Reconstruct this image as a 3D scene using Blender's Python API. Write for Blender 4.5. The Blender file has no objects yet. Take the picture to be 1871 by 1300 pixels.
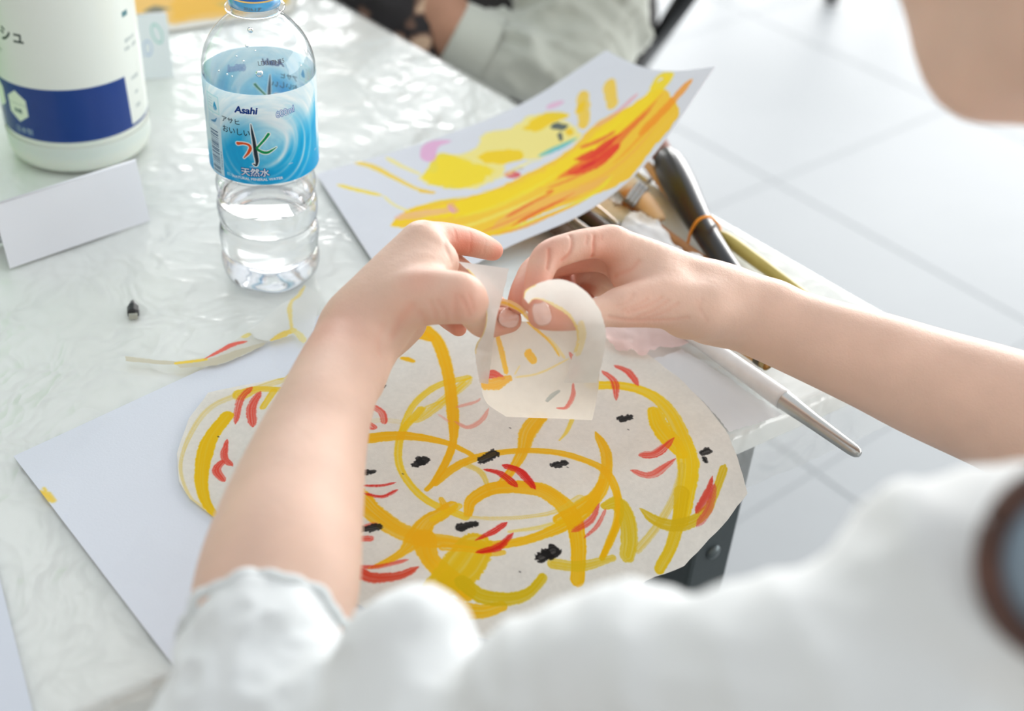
import bpy, bmesh, math, random
import numpy as np
from mathutils import Vector, Matrix, geometry
rng = np.random.default_rng(7)
random.seed(7)
D = bpy.data
SC = bpy.context.scene
COL = SC.collection

# ---------------------------------------------------------------- camera
F = 2300.0; CX, CY = 935.5, 650.0
TH, ROLL = math.radians(37.5), math.radians(4.5)
TT = 0.72                    # table top height
CH = 0.49                    # camera above table top
_f = np.array([0, math.cos(TH), -math.sin(TH)]); _r = np.array([1., 0, 0]); _u = np.cross(_r, _f)
_c, _s = math.cos(ROLL), math.sin(ROLL)
_r, _u = _c*_r+_s*_u, -_s*_r+_c*_u
CAM = np.array([0, 0, TT+CH])

cd = D.cameras.new('camera'); cam = D.objects.new('camera', cd); COL.objects.link(cam)
M = Matrix(((_r[0], _u[0], -_f[0], CAM[0]), (_r[1], _u[1], -_f[1], CAM[1]), (_r[2], _u[2], -_f[2], CAM[2]), (0, 0, 0, 1)))
cam.matrix_world = M
cd.sensor_width = 36; cd.lens = 36*F/1871; cd.clip_start = 0.01
cd.dof.use_dof = True; cd.dof.focus_distance = 0.72; cd.dof.aperture_fstop = 4.2; cd.dof.aperture_blades = 9
SC.camera = cam

# ---------------------------------------------------------------- world, light, exposure
w = D.worlds.new('world'); SC.world = w; w.use_nodes = True
bg = w.node_tree.nodes['Background']; bg.inputs[0].default_value = (0.90, 0.955, 1.0, 1); bg.inputs[1].default_value = 0.70
def area(name, loc, target, size, sy, power, col):
    l = D.lights.new(name, 'AREA'); l.shape = 'RECTANGLE'; l.size = size; l.size_y = sy; l.energy = power; l.color = col
    o = D.objects.new(name, l); COL.objects.link(o); o.location = loc
    o.rotation_euler = (Vector(target)-Vector(loc)).to_track_quat('-Z', 'Y').to_euler(); return o
area('window_light', (1.2, 6.50, 1.70), (0.3, 2.0, 0.9), 7.0, 2.3, 490, (1.0, 0.985, 0.965))
area('side_window_light', (5.40, 2.2, 1.70), (1.0, 1.6, 0.8), 6.5, 2.3, 150, (1.0, 0.985, 0.96))
SC.view_settings.view_transform = 'Standard'; SC.view_settings.look = 'None'
SC.view_settings.exposure = 0.46; SC.view_settings.gamma = 1.0; SC.view_settings.use_curve_mapping = False
SC.cycles.max_bounces = 14; SC.cycles.transmission_bounces = 12; SC.cycles.transparent_max_bounces = 24
SC.cycles.use_denoising = True

# ---------------------------------------------------------------- geometry helpers
def ray(x, y): return _f+_r*((x-CX)/F)-_u*((y-CY)/F)
def PZ(x, y, Z): return CAM+ray(x, y)*Z
def P(x, y, h=0.0):
    d = ray(x, y); return CAM+d*((TT+h-CAM[2])/d[2])
def proj(p):
    q = np.asarray(p, float)-CAM; z = q@_f
    return CX+F*(q@_r)/z, CY-F*(q@_u)/z, z
def nrm(v): v = np.asarray(v, float); return v/np.linalg.norm(v)

ORG = {}
def tag(o, label=None, cat=None, group=None, kind=None):
    if label: o['label'] = label
    if cat: o['category'] = cat
    if group: o['group'] = group
    if kind: o['kind'] = kind
    return o
def thing(name, loc, label, cat, group=None):
    o = D.objects.new(name, None); o.empty_display_size = .02; COL.objects.link(o); o.location = tuple(loc)
    ORG[o] = np.asarray(loc, float); return tag(o, label, cat, group)
def mesh(name, v, f, mat=None, parent=None, smooth=True, uv=None, loc=None):
    me = D.meshes.new(name)
    org = ORG[parent] if parent is not None else (np.zeros(3) if loc is None else np.asarray(loc, float))
    v = np.asarray(v, float)-org
    me.from_pydata(v.tolist(), [], [tuple(int(i) for i in q) for q in f]); me.update()
    if smooth: me.shade_smooth()
    if mat is not None: me.materials.append(mat)
    if uv is not None:
        l = me.uv_layers.new(name='UVMap'); vi = np.zeros(len(me.loops), np.int32); me.loops.foreach_get('vertex_index', vi)
        l.data.foreach_set('uv', np.asarray(uv, np.float32)[vi].ravel())
    o = D.objects.new(name, me); COL.objects.link(o); ORG[o] = org
    if parent is not None: o.parent = parent
    else: o.location = tuple(org)
    return o
def fixn(o):
    bm = bmesh.new(); bm.from_mesh(o.data); bmesh.ops.recalc_face_normals(bm, faces=bm.faces); bm.to_mesh(o.data); bm.free(); return o
def frame(d, up=(0, 0, 1)):
    d = nrm(d); a = np.cross(d, up)
    if np.linalg.norm(a) < 1e-3: a = np.cross(d, (1, 0, 0))
    a = nrm(a); return a, np.cross(a, d)
def catmull(pts, n=8):
    p = np.asarray(pts, float)
    if len(p) < 3: return np.array([p[0]+(p[1]-p[0])*t for t in np.linspace(0, 1, n+1)])
    q = np.vstack([2*p[0]-p[1], p, 2*p[-1]-p[-2]]); out = []
    for i in range(1, len(q)-2):
        for t in np.arange(n)/n:
            a, b, c, d = q[i-1], q[i], q[i+1], q[i+2]
            out.append(.5*((2*b)+(-a+c)*t+(2*a-5*b+4*c-d)*t*t+(-a+3*b-3*c+d)*t**3))
    out.append(p[-1]); return np.array(out)
def tube(path, radii, n=16, flat=1.0, up=(0, 0, 1), cap=True):
    path = np.asarray(path, float); m = len(path); radii = np.broadcast_to(radii, (m,)) if np.ndim(radii) < 2 else radii
    v = []; fs = []
    for i in range(m):
        d = path[min(i+1, m-1)]-path[max(i-1, 0)]; a, b = frame(d, up)
        for k in range(n):
            t = 2*math.pi*k/n; v.append(path[i]+a*radii[i]*math.cos(t)+b*radii[i]*flat*math.sin(t))
    for i in range(m-1):
        for k in range(n):
            k2 = (k+1) % n; fs.append((i*n+k, i*n+k2, (i+1)*n+k2, (i+1)*n+k))
    if cap:
        fs.append(tuple(range(n-1, -1, -1))); fs.append(tuple((m-1)*n+k for k in range(n)))
    return np.array(v), fs
def lathe(prof, c, n=64, axis=(0, 0, 1), close=True, mod=None):
    c = np.asarray(c, float); ax = nrm(axis); a, b = frame(ax, (0, 1, 0)); v = []; fs = []
    for j, (r, z) in enumerate(prof):
        for k in range(n):
            t = 2*math.pi*k/n; rr = r*(mod(t, z) if mod else 1)
            v.append(c+ax*z+a*rr*math.cos(t)+b*rr*math.sin(t))
    for j in range(len(prof)-1):
        for k in range(n):
            k2 = (k+1) % n; fs.append((j*n+k, j*n+k2, (j+1)*n+k2, (j+1)*n+k))
    if close:
        fs.append(tuple(range(n))[::-1]); fs.append(tuple((len(prof)-1)*n+k for k in range(n)))
    return np.array(v), fs
def bevel(o, wd, seg=2):
    m = o.modifiers.new('bevel', 'BEVEL'); m.width = wd; m.segments = seg; m.limit_method = 'ANGLE'; return o
def boxv(c, ax, ay, az):
    c, ax, ay, az = [np.asarray(q, float) for q in (c, ax, ay, az)]
    v = [c+sx*ax+sy*ay+sz*az for sx in (-1, 1) for sy in (-1, 1) for sz in (-1, 1)]
    return np.array(v), [(0, 1, 3, 2), (4, 6, 7, 5), (0, 4, 5, 1), (2, 3, 7, 6), (0, 2, 6, 4), (1, 5, 7, 3)]

_T = rng.random((256, 256))
def vnoise(x, y, seed=0):
    x = np.asarray(x, float)+seed*17.3; y = np.asarray(y, float)+seed*9.1
    i = np.floor(x).astype(int); j = np.floor(y).astype(int); u = x-i; v = y-j; u = u*u*(3-2*u); v = v*v*(3-2*v)
    g = lambda a, b: _T[a % 256, b % 256]
    return (g(i, j)*(1-u)+g(i+1, j)*u)*(1-v)+(g(i, j+1)*(1-u)+g(i+1, j+1)*u)*v
def fbm(x, y, seed=0, o=4):
    s = 0; a = .5; f = 1
    for k in range(o): s = s+a*vnoise(x*f, y*f, seed+k); a *= .5; f *= 2.03
    return s
def ridge(x, y, seed=0, o=3):
    s = 0; a = .6; f = 1
    for k in range(o): s = s+a*(1-np.abs(2*vnoise(x*f, y*f, seed+k)-1))**3; a *= .5; f *= 2.1
    return s

# ---------------------------------------------------------------- materials
def mat(name, col, rough=.5, metal=0., spec=.5, trans=0., ior=1.45, sss=0., coat=0., sheen=0., bump=None, alpha=1., noise=None):
    m = D.materials.new(name); m.use_nodes = True; nt = m.node_tree; b = nt.nodes['Principled BSDF']
    b.inputs['Base Color'].default_value = (*col, 1); b.inputs['Roughness'].default_value = rough; b.inputs['Metallic'].default_value = metal
    b.inputs['Specular IOR Level'].default_value = spec; b.inputs['Transmission Weight'].default_value = trans; b.inputs['IOR'].default_value = ior
    b.inputs['Coat Weight'].default_value = coat; b.inputs['Sheen Weight'].default_value = sheen; b.inputs['Alpha'].default_value = alpha
    if sss: b.inputs['Subsurface Weight'].default_value = sss; b.inputs['Subsurface Radius'].default_value = (1., .35, .2); b.inputs['Subsurface Scale'].default_value = .006
    if noise:   # (scale, amount, second colour)
        tc = nt.nodes.new('ShaderNodeTexCoord'); n = nt.nodes.new('ShaderNodeTexNoise'); n.inputs['Scale'].default_value = noise[0]; n.inputs['Detail'].default_value = 6
        nt.links.new(tc.outputs['Object'], n.inputs['Vector'])
        mp = nt.nodes.new('ShaderNodeMapRange'); mp.inputs[1].default_value = .35; mp.inputs[2].default_value = .7; mp.inputs[4].default_value = noise[1]
        nt.links.new(n.outputs['Fac'], mp.inputs[0])
        mx = nt.nodes.new('ShaderNodeMix'); mx.data_type = 'RGBA'; mx.inputs[6].default_value = (*col, 1); mx.inputs[7].default_value = (*noise[2], 1)
        nt.links.new(mp.outputs[0], mx.inputs[0]); nt.links.new(mx.outputs[2], b.inputs['Base Color'])
    if bump:    # (scale, distance)
        tc = nt.nodes.new('ShaderNodeTexCoord'); n = nt.nodes.new('ShaderNodeTexNoise'); n.inputs['Scale'].default_value = bump[0]; n.inputs['Detail'].default_value = 5
        nt.links.new(tc.outputs['Object'], n.inputs['Vector'])
        bp = nt.nodes.new('ShaderNodeBump'); bp.inputs['Distance'].default_value = bump[1]; bp.inputs['Strength'].default_value = 1
        nt.links.new(n.outputs['Fac'], bp.inputs['Height']); nt.links.new(bp.outputs['Normal'], b.inputs['Normal'])
    return m
def srgb(r, g, b):
    return tuple(((c/255)/12.92 if c/255 <= .04045 else (((c/255)+.055)/1.055)**2.4) for c in (r, g, b))

def paper_mat(name, image=None, col=(.84, .85, .86), transl=.25, clear=0.0, rough=.75, bump=(900, .00006)):
    m = D.materials.new(name); m.use_nodes = True; nt = m.node_tree; nt.nodes.clear(); N = nt.nodes.new; L = nt.links.new
    out = N('ShaderNodeOutputMaterial'); pb = N('ShaderNodeBsdfPrincipled'); tl = N('ShaderNodeBsdfTranslucent'); mx = N('ShaderNodeMixShader')
    pb.inputs['Roughness'].default_value = rough; pb.inputs['Specular IOR Level'].default_value = .25
    if image is not None:
        im = N('ShaderNodeTexImage'); im.image = image; im.interpolation = 'Cubic'; im.extension = 'EXTEND'
        L(im.outputs['Color'], pb.inputs['Base Color']); L(im.outputs['Color'], tl.inputs['Color'])
    else:
        pb.inputs['Base Color'].default_value = (*col, 1); tl.inputs['Color'].default_value = (*col, 1)
    n = N('ShaderNodeTexNoise'); n.inputs['Scale'].default_value = bump[0]; tc = N('ShaderNodeTexCoord'); L(tc.outputs['Object'], n.inputs['Vector'])
    bp = N('ShaderNodeBump'); bp.inputs['Distance'].default_value = bump[1]; L(n.outputs['Fac'], bp.inputs['Height']); L(bp.outputs['Normal'], pb.inputs['Normal'])
    mx.inputs[0].default_value = transl; L(pb.outputs[0], mx.inputs[1]); L(tl.outputs[0], mx.inputs[2])
    last = mx
    if clear:
        tr = N('ShaderNodeBsdfTransparent'); m2 = N('ShaderNodeMixShader'); m2.inputs[0].default_value = clear
        tr.inputs[0].default_value = (1, .98, .95, 1)
        L(mx.outputs[0], m2.inputs[1]); L(tr.outputs[0], m2.inputs[2]); last = m2
    L(last.outputs[0], out.inputs[0]); return m

# ---------------------------------------------------------------- painted canvases (numpy)
class Canvas:
    def __init__(s, w, h, ppm, bgc):
        s.w, s.h, s.ppm = w, h, ppm; s.W, s.H = int(w*ppm), int(h*ppm)
        s.a = np.ones((s.H, s.W, 3), np.float32)*np.array(bgc, np.float32)/255
    def mottle(s, scale, amt, seed=0):
        y, x = np.mgrid[0:s.H, 0:s.W]; n = fbm(x/s.ppm*scale, y/s.ppm*scale, seed)-.47
        s.a *= (1+amt*n)[..., None].astype(np.float32)
    def _box(s, x0, y0, x1, y1):
        return max(0, int(x0*s.ppm)-2), max(0, int(y0*s.ppm)-2), min(s.W, int(x1*s.ppm)+3), min(s.H, int(y1*s.ppm)+3)
    def blend(s, bx, al, col):
        i0, j0, i1, j1 = bx; r = s.a[j0:j1, i0:i1]; al = al[..., None].astype(np.float32)
        r[:] = r*(1-al)+np.array(col, np.float32)/255*al
    def stroke(s, pts, wd, col, alpha=1., streak=.25, taper=(.0, .0), edge=.00045, seed=None, smooth=True, rough=.12):
        seed = int(rng.integers(0, 200)) if seed is None else seed
        pts = catmull(pts, 8) if smooth else np.asarray(pts, float)
        n = len(pts); L = np.r_[0, np.cumsum(np.linalg.norm(np.diff(pts, axis=0), axis=1))]; tot = max(L[-1], 1e-6)
        wd = np.interp(L/tot, np.linspace(0, 1, len(wd)), wd) if np.ndim(wd) else np.full(n, float(wd))
        hw = wd/2
        if taper[0]: hw = hw*np.clip(.12+.88*(L/tot/taper[0]), 0, 1)**.7
        if taper[1]: hw = hw*np.clip(.12+.88*((tot-L)/tot/taper[1]), 0, 1)**.7
        pad = hw.max()*1.35+.001
        bx = s._box(pts[:, 0].min()-pad, pts[:, 1].min()-pad, pts[:, 0].max()+pad, pts[:, 1].max()+pad)
        i0, j0, i1, j1 = bx
        if i1 <= i0 or j1 <= j0: return
        best = np.full((j1-j0, i1-i0), 9.); lat = np.zeros_like(best); arc = np.zeros_like(best)
        for k in range(n-1):
            a, b = pts[k], pts[k+1]; q = s._box(min(a[0], b[0])-pad, min(a[1], b[1])-pad, max(a[0], b[0])+pad, max(a[1], b[1])+pad)
            if q[2] <= q[0] or q[3] <= q[1]: continue
            y, x = np.mgrid[q[1]:q[3], q[0]:q[2]]; x = (x+.5)/s.ppm; y = (y+.5)/s.ppm
            ab = b-a; l2 = ab@ab+1e-12; t = np.clip(((x-a[0])*ab[0]+(y-a[1])*ab[1])/l2, 0, 1)
            dx = x-a[0]-t*ab[0]; dy = y-a[1]-t*ab[1]; d = np.hypot(dx, dy); h = hw[k]*(1-t)+hw[k+1]*t
            m = d/h; sg = np.sign(ab[0]*dy-ab[1]*dx)
            sl = (slice(q[1]-j0, q[3]-j0), slice(q[0]-i0, q[2]-i0)); B = best[sl]; c = m < B
            B[c] = m[c]; lat[sl][c] = (sg*m)[c]; arc[sl][c] = (L[k]+t*(L[k+1]-L[k]))[c]
        y, x = np.mgrid[j0:j1, i0:i1]; nz = vnoise(x/s.ppm*900, y/s.ppm*900, seed)-.5
        lim = 1+rough*nz+rough*.7*(vnoise(arc*260, lat*.7, seed+3)-.5)
        hm = max(hw.mean(), 1e-5); e = edge/hm
        al = np.clip((lim-best)/e, 0, 1)
        st = vnoise(lat*7+9, arc*28, seed+1)*.6+vnoise(lat*17+9, arc*45, seed+2)*.4
        dens = 1-streak*np.clip((st-.42)*3.2, 0, 1)
        blot = 1-.25*streak*fbm(arc*60, lat*1.2, seed+5)
        s.blend(bx, al*alpha*dens*blot, col)
    def poly(s, pts, col, alpha=1., soft=.0004, wob=0., seed=1):
        pts = np.asarray(pts, float); bx = s._box(pts[:, 0].min()-.003, pts[:, 1].min()-.003, pts[:, 0].max()+.003, pts[:, 1].max()+.003)
        i0, j0, i1, j1 = bx
        if i1 <= i0 or j1 <= j0: return
        y, x = np.mgrid[j0:j1, i0:i1]; x = (x+.5)/s.ppm; y = (y+.5)/s.ppm
        if wob: x, y = x+wob*(fbm(x*160, y*160, seed)-.47)*2, y+wob*(fbm(x*160, y*160, seed+9)-.47)*2
        ins = np.zeros(x.shape, bool); dd = np.full(x.shape, 9.); n = len(pts)
        for k in range(n):
            a, b = pts[k], pts[(k+1) % n]; c = ((a[1] > y) != (b[1] > y))
            xi = (b[0]-a[0])*(y-a[1])/((b[1]-a[1]) if b[1] != a[1] else 1e-12)+a[0]; ins ^= c & (x < xi)
            ab = b-a; t = np.clip(((x-a[0])*ab[0]+(y-a[1])*ab[1])/(ab@ab+1e-12), 0, 1)
            dd = np.minimum(dd, np.hypot(x-a[0]-t*ab[0], y-a[1]-t*ab[1]))
        sd = np.where(ins, dd, -dd); s.blend(bx, np.clip(sd/soft+.5, 0, 1)*alpha, col)
    def text(s, txt, x, y, size, col, alpha=1., shear=0., bold=0., outline=None, center=True, sx=1., rot=0.):
        cu = D.curves.new('t', 'FONT'); cu.body = txt; cu.size = 1; cu.resolution_u = 3; o = D.objects.new('t', cu); COL.objects.link(o)
        bpy.context.view_layer.update(); dg = bpy.context.evaluated_depsgraph_get(); me = o.evaluated_get(dg).to_mesh()
        me.calc_loop_triangles(); v = np.array([q.co[:2] for q in me.vertices]); tr = np.array([t.vertices for t in me.loop_triangles])
        D.objects.remove(o); D.curves.remove(cu)
        if len(v) == 0: return
        v = v*size; v[:, 0] = (v[:, 0]+shear*v[:, 1])*sx
        if center: v[:, 0] -= (v[:, 0].max()+v[:, 0].min())/2
        if rot: c_, s_ = math.cos(rot), math.sin(rot); v = np.stack([v[:, 0]*c_-v[:, 1]*s_, v[:, 0]*s_+v[:, 1]*c_], 1)
        v = v+np.array([x, y]); SSA = 3
        p = v*s.ppm; pad = 6; i0 = int(max(0, p[:, 0].min()-pad)); j0 = int(max(0, p[:, 1].min()-pad)); i1 = int(min(s.W, p[:, 0].max()+pad)); j1 = int(min(s.H, p[:, 1].max()+pad))
        if i1 <= i0 or j1 <= j0: return
        m = np.zeros(((j1-j0)*SSA, (i1-i0)*SSA), bool)
        q = (p-np.array([i0, j0]))*SSA
        for t in tr:
            a, b, c = q[t]; x0, x1 = int(max(0, min(a[0], b[0], c[0]))), int(min(m.shape[1]-1, max(a[0], b[0], c[0]))+1)
            y0, y1 = int(max(0, min(a[1], b[1], c[1]))), int(min(m.shape[0]-1, max(a[1], b[1], c[1]))+1)
            if x1 <= x0 or y1 <= y0: continue
            Y, X = np.mgrid[y0:y1, x0:x1]; X = X+.5; Y = Y+.5
            e = lambda u, w_: (w_[0]-u[0])*(Y-u[1])-(w_[1]-u[1])*(X-u[0])
            e1, e2, e3 = e(a, b), e(b, c), e(c, a); m[y0:y1, x0:x1] |= ((e1 >= 0) & (e2 >= 0) & (e3 >= 0)) | ((e1 <= 0) & (e2 <= 0) & (e3 <= 0))
        def dil(mm, r):
            r = int(round(r)); 
            if r < 1: return mm
            out = mm.copy()
            for dx in range(-r, r+1):
                for dy in range(-r, r+1):
                    if dx*dx+dy*dy <= r*r: out |= np.roll(np.roll(mm, dx, 1), dy, 0)
            return out
        ds = lambda mm: mm.reshape(j1-j0, SSA, i1-i0, SSA).mean((1, 3))
        if outline: s.blend((i0, j0, i1, j1), ds(dil(m, outline[1]*s.ppm*SSA))*alpha, outline[0])
        s.blend((i0, j0, i1, j1), ds(dil(m, bold*s.ppm*SSA))*alpha, col)
    def image(s, name):
        im = D.images.new(name, s.W, s.H); buf = np.ones((s.H, s.W, 4), np.float32); buf[..., :3] = np.clip(s.a, 0, 1)
        im.pixels.foreach_set(buf.ravel()); im.update(); im.pack(); return im

class Sheet:
    """a sheet of paper: (s,t) metres on the sheet -> world through surf"""
    def __init__(s, surf, W, H, s0=0., t0=0.): s.surf, s.W, s.H, s.s0, s.t0 = surf, W, H, s0, t0
    def st(s, px, py, g=None):
        if g is None:
            best = 1e18
            for a in np.linspace(s.s0, s.s0+s.W, 9):
                for b in np.linspace(s.t0, s.t0+s.H, 9):
                    q = proj(s.surf(a, b)); e = (q[0]-px)**2+(q[1]-py)**2
                    if e < best: best, g = e, (a, b)
        a, b = g
        for _ in range(8):
            q = proj(s.surf(a, b)); e = 1e-4; qa = proj(s.surf(a+e, b)); qb = proj(s.surf(a, b+e))
            J = np.array([[(qa[0]-q[0])/e, (qb[0]-q[0])/e], [(qa[1]-q[1])/e, (qb[1]-q[1])/e]])
            try: d = np.linalg.solve(J, [px-q[0], py-q[1]])
            except Exception: break
            d = np.clip(d, -.05, .05); a += d[0]; b += d[1]
        return np.array([a, b])
    def pts(s, L): return np.array([s.st(x, y) for x, y in L])
    def cv(s, L): return s.pts(L)-np.array([s.s0, s.t0])        # canvas coordinates
    def build(s, name, outline, m, parent=None, step=.008, thick=0., loc=None, jag=0.):
        o2 = np.asarray(outline, float); dense = []
        for k in range(len(o2)):
            a, b = o2[k], o2[(k+1) % len(o2)]; n = max(1, int(np.linalg.norm(b-a)/(step*.6)))
            for i in range(n):
                q = a+(b-a)*i/n
                if jag and i: q = q+jag*(rng.random(2)-.5)
                dense.append(q)
        dense = np.array(dense); x0, y0 = dense.min(0); x1, y1 = dense.max(0)
        g = [(x, y) for x in np.arange(x0+step/2, x1, step) for y in np.arange(y0+step/2, y1, step)]
        g = np.array(g); ins = np.zeros(len(g), bool); n = len(dense); dmin = np.full(len(g), 9.)
        for k in range(n):
            a, b = dense[k], dense[(k+1) % n]; c = ((a[1] > g[:, 1]) != (b[1] > g[:, 1]))
            xi = (b[0]-a[0])*(g[:, 1]-a[1])/((b[1]-a[1]) if b[1] != a[1] else 1e-12)+a[0]; ins ^= c & (g[:, 0] < xi)
            dmin = np.minimum(dmin, np.hypot(g[:, 0]-a[0], g[:, 1]-a[1]))
        g = g[ins & (dmin > step*.35)]
        vs = [Vector(q) for q in dense]+[Vector(q) for q in g]; ed = [(k, (k+1) % n) for k in range(n)]
        r = geometry.delaunay_2d_cdt(vs, ed, [list(range(n))], 1, 1e-7)
        co = np.array([q[:] for q in r[0]]); W3 = np.array([s.surf(a, b) for a, b in co])
        uv = np.stack([(co[:, 0]-s.s0)/s.W, (co[:, 1]-s.t0)/s.H], 1)
        fs = []
        for q in r[2]:
            a, b, c = q[0], q[1], q[2]; cr = (co[b][0]-co[a][0])*(co[c][1]-co[a][1])-(co[b][1]-co[a][1])*(co[c][0]-co[a][0])
            fs.append(tuple(q) if cr > 0 else tuple(q)[::-1])
        o = mesh(name, W3, fs, m, parent, uv=uv, loc=loc)
        if thick: md = o.modifiers.new('thickness', 'SOLIDIFY'); md.thickness = thick; md.offset = 0; es = o.modifiers.new('crisp_rim', 'EDGE_SPLIT'); es.split_angle = .9
        return o

# ---------------------------------------------------------------- signed-distance modelling for bodies and cloth
import openvdb as vdb
def smin(a, b, k):
    if k <= 0: return np.minimum(a, b)
    h = np.clip(.5+.5*(b-a)/k, 0, 1); return b*(1-h)+a*h-k*h*(1-h)
class SDF:
    def __init__(s, lo, hi, vox):
        s.lo = np.asarray(lo, float); s.vox = vox; s.n = (np.ceil((np.asarray(hi, float)-s.lo)/vox)).astype(int)+1
        s.d = np.full(tuple(s.n), .05, np.float32)
    def grid(s, lo, hi):
        a = np.clip(np.floor((lo-s.lo)/s.vox).astype(int), 0, s.n); b = np.clip(np.ceil((hi-s.lo)/s.vox).astype(int)+1, 0, s.n)
        if (b <= a).any(): return None
        X = [(s.lo[i]+np.arange(a[i], b[i])*s.vox).astype(np.float32) for i in range(3)]
        return tuple(slice(a[i], b[i]) for i in range(3)), X[0][:, None, None], X[1][None, :, None], X[2][None, None, :]
    def cap(s, a, b, ra, rb, k=.004, tgt=None):
        d = s.d if tgt is None else tgt
        a = np.asarray(a, float); b = np.asarray(b, float); R = max(ra, rb)+k+.006
        g = s.grid(np.minimum(a, b)-R-.002, np.maximum(a, b)+R+.002)
        if g is None: return
        sl, X, Y, Z = g; ab = b-a; l2 = ab@ab+1e-12
        t = np.clip(((X-a[0])*ab[0]+(Y-a[1])*ab[1]+(Z-a[2])*ab[2])/l2, 0, 1)
        q = np.sqrt((X-a[0]-t*ab[0])**2+(Y-a[1]-t*ab[1])**2+(Z-a[2]-t*ab[2])**2)-(ra+(rb-ra)*t)
        d[sl] = smin(d[sl], q, k)
    def chain(s, pts, k=.004, tgt=None):
        a = catmull(np.array([[*p, r] for p, r in pts]), 14 if len(pts) > 7 else 7) if len(pts) > 2 else np.array([[*p, r] for p, r in pts])
        R = a[:, 3].max()+k+.008; g = s.grid(a[:, :3].min(0)-R, a[:, :3].max(0)+R)
        if g is None: return
        sl = g[0]; tmp = np.full_like(s.d, .05)
        for u, w_ in zip(a, a[1:]): s.cap(u[:3], w_[:3], u[3], w_[3], 0, tmp)
        d = s.d if tgt is None else tgt; d[sl] = smin(d[sl], tmp[sl], k)
    def ell(s, c, ax, r, k=.01, tgt=None, sub=False):
        """ellipsoid with axes ax (3 rows) and radii r"""
        d = s.d if tgt is None else tgt; c = np.asarray(c, float); ax = np.asarray(ax, float); R = max(r)+k+.006
        g = s.grid(c-R, c+R)
        if g is None: return
        sl, X, Y, Z = g; X = X-c[0]; Y = Y-c[1]; Z = Z-c[2]; m1 = 0; m2 = 0
        for i in range(3):
            u = (X*ax[i][0]+Y*ax[i][1]+Z*ax[i][2]); m1 = m1+(u/r[i])**2; m2 = m2+(u/r[i]**2)**2
        k0 = np.sqrt(m1); q = k0*(k0-1)/(np.sqrt(m2)+1e-9)
        d[sl] = smin(d[sl], q, k) if not sub else -smin(-d[sl], q, k)
    def tomesh(s):
        g = vdb.FloatGrid(); g.copyFromArray(np.clip(s.d, -.02, .05).astype(np.float32)); g.transform = vdb.createLinearTransform(voxelSize=1.)
        v, q = g.convertToQuads(isovalue=0.)
        return v.astype(float)*s.vox+s.lo, q[:, ::-1]
def vnormals(v, q):
    n = np.zeros_like(v); a = v[q[:, 2]]-v[q[:, 0]]; b = v[q[:, 3]]-v[q[:, 1]]; c = np.cross(a, b)
    for i in range(4): np.add.at(n, q[:, i], c)
    return n/(np.linalg.norm(n, axis=1)[:, None]+1e-12)
def relax(v, q, it=2, f=.5):
    for _ in range(it):
        s_ = np.zeros_like(v); c = np.zeros(len(v))
        for i in range(4):
            for j in ((i+1) % 4, (i+3) % 4): np.add.at(s_, q[:, i], v[q[:, j]]); np.add.at(c, q[:, i], 1)
        v = v+f*(s_/np.maximum(c, 1)[:, None]-v)
    return v

# ================================================================ SETTING
def d2(p, q): return nrm((np.asarray(q)-np.asarray(p))[:2])
FU = d2(P(1560, 545), P(600, -5))            # along the far table edge, towards upper left
NV = d2(P(1506, 713), P(1329, 789))          # along the near table edge, towards lower left
A0 = P(600, -5)[:2]; B0 = P(1417, 751)[:2]
_t = np.linalg.solve(np.array([FU, -NV]).T, B0-A0); K0 = A0+FU*_t[0]      # far right table corner
TU, TV = 1.75, 0.80
tilem = mat('floor_tile_ceramic', (.385, .405, .42), rough=.5, spec=.12, noise=(3.2, .5, (.355, .374, .391)), bump=(7, .0009))
groutm = mat('tile_joint', (.345, .365, .38), rough=.8)
# floor: one bed with large square tiles laid on it, joints recessed
o = mesh('floor', *boxv((.6, 2.2, -.0065), (5.0, 0, 0), (0, 4.6, 0), (0, 0, .009)), groutm, smooth=False); tag(o, kind='structure')
FL = o
fo = P(1489, 868, -TT); TS = .60
fu = d2(P(1489, 868, -TT), P(1638, 975, -TT)); fv = np.array([-fu[1], fu[0]])
tv_, tf_ = boxv((TS/2, TS/2, -.0015), (TS/2-.0014, 0, 0), (0, TS/2-.0014, 0), (0, 0, .0045)); tme = None
for i in range(-7, 8):
    for j in range(-7, 9):
        c = fo[:2]+fu*(i*TS)+fv*(j*TS); m_ = c+fu*TS/2+fv*TS/2
        q = proj((m_[0], m_[1], 0))
        if q[2] < .5 or not (-700 < q[0] < 2500 and -700 < q[1] < 1900): continue
        if tme is None:
            to = mesh('floor_tile', tv_, tf_, tilem, smooth=False); tme = to.data; bevel(to, .0015, 1)
        else:
            to = D.objects.new('floor_tile', tme); COL.objects.link(to); bevel(to, .0015, 1)
        to.parent = FL; to.location = (c[0]-0, c[1]-0, .0005); to.rotation_euler = (0, 0, math.atan2(fu[1], fu[0])); tag(to, kind='structure')

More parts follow.
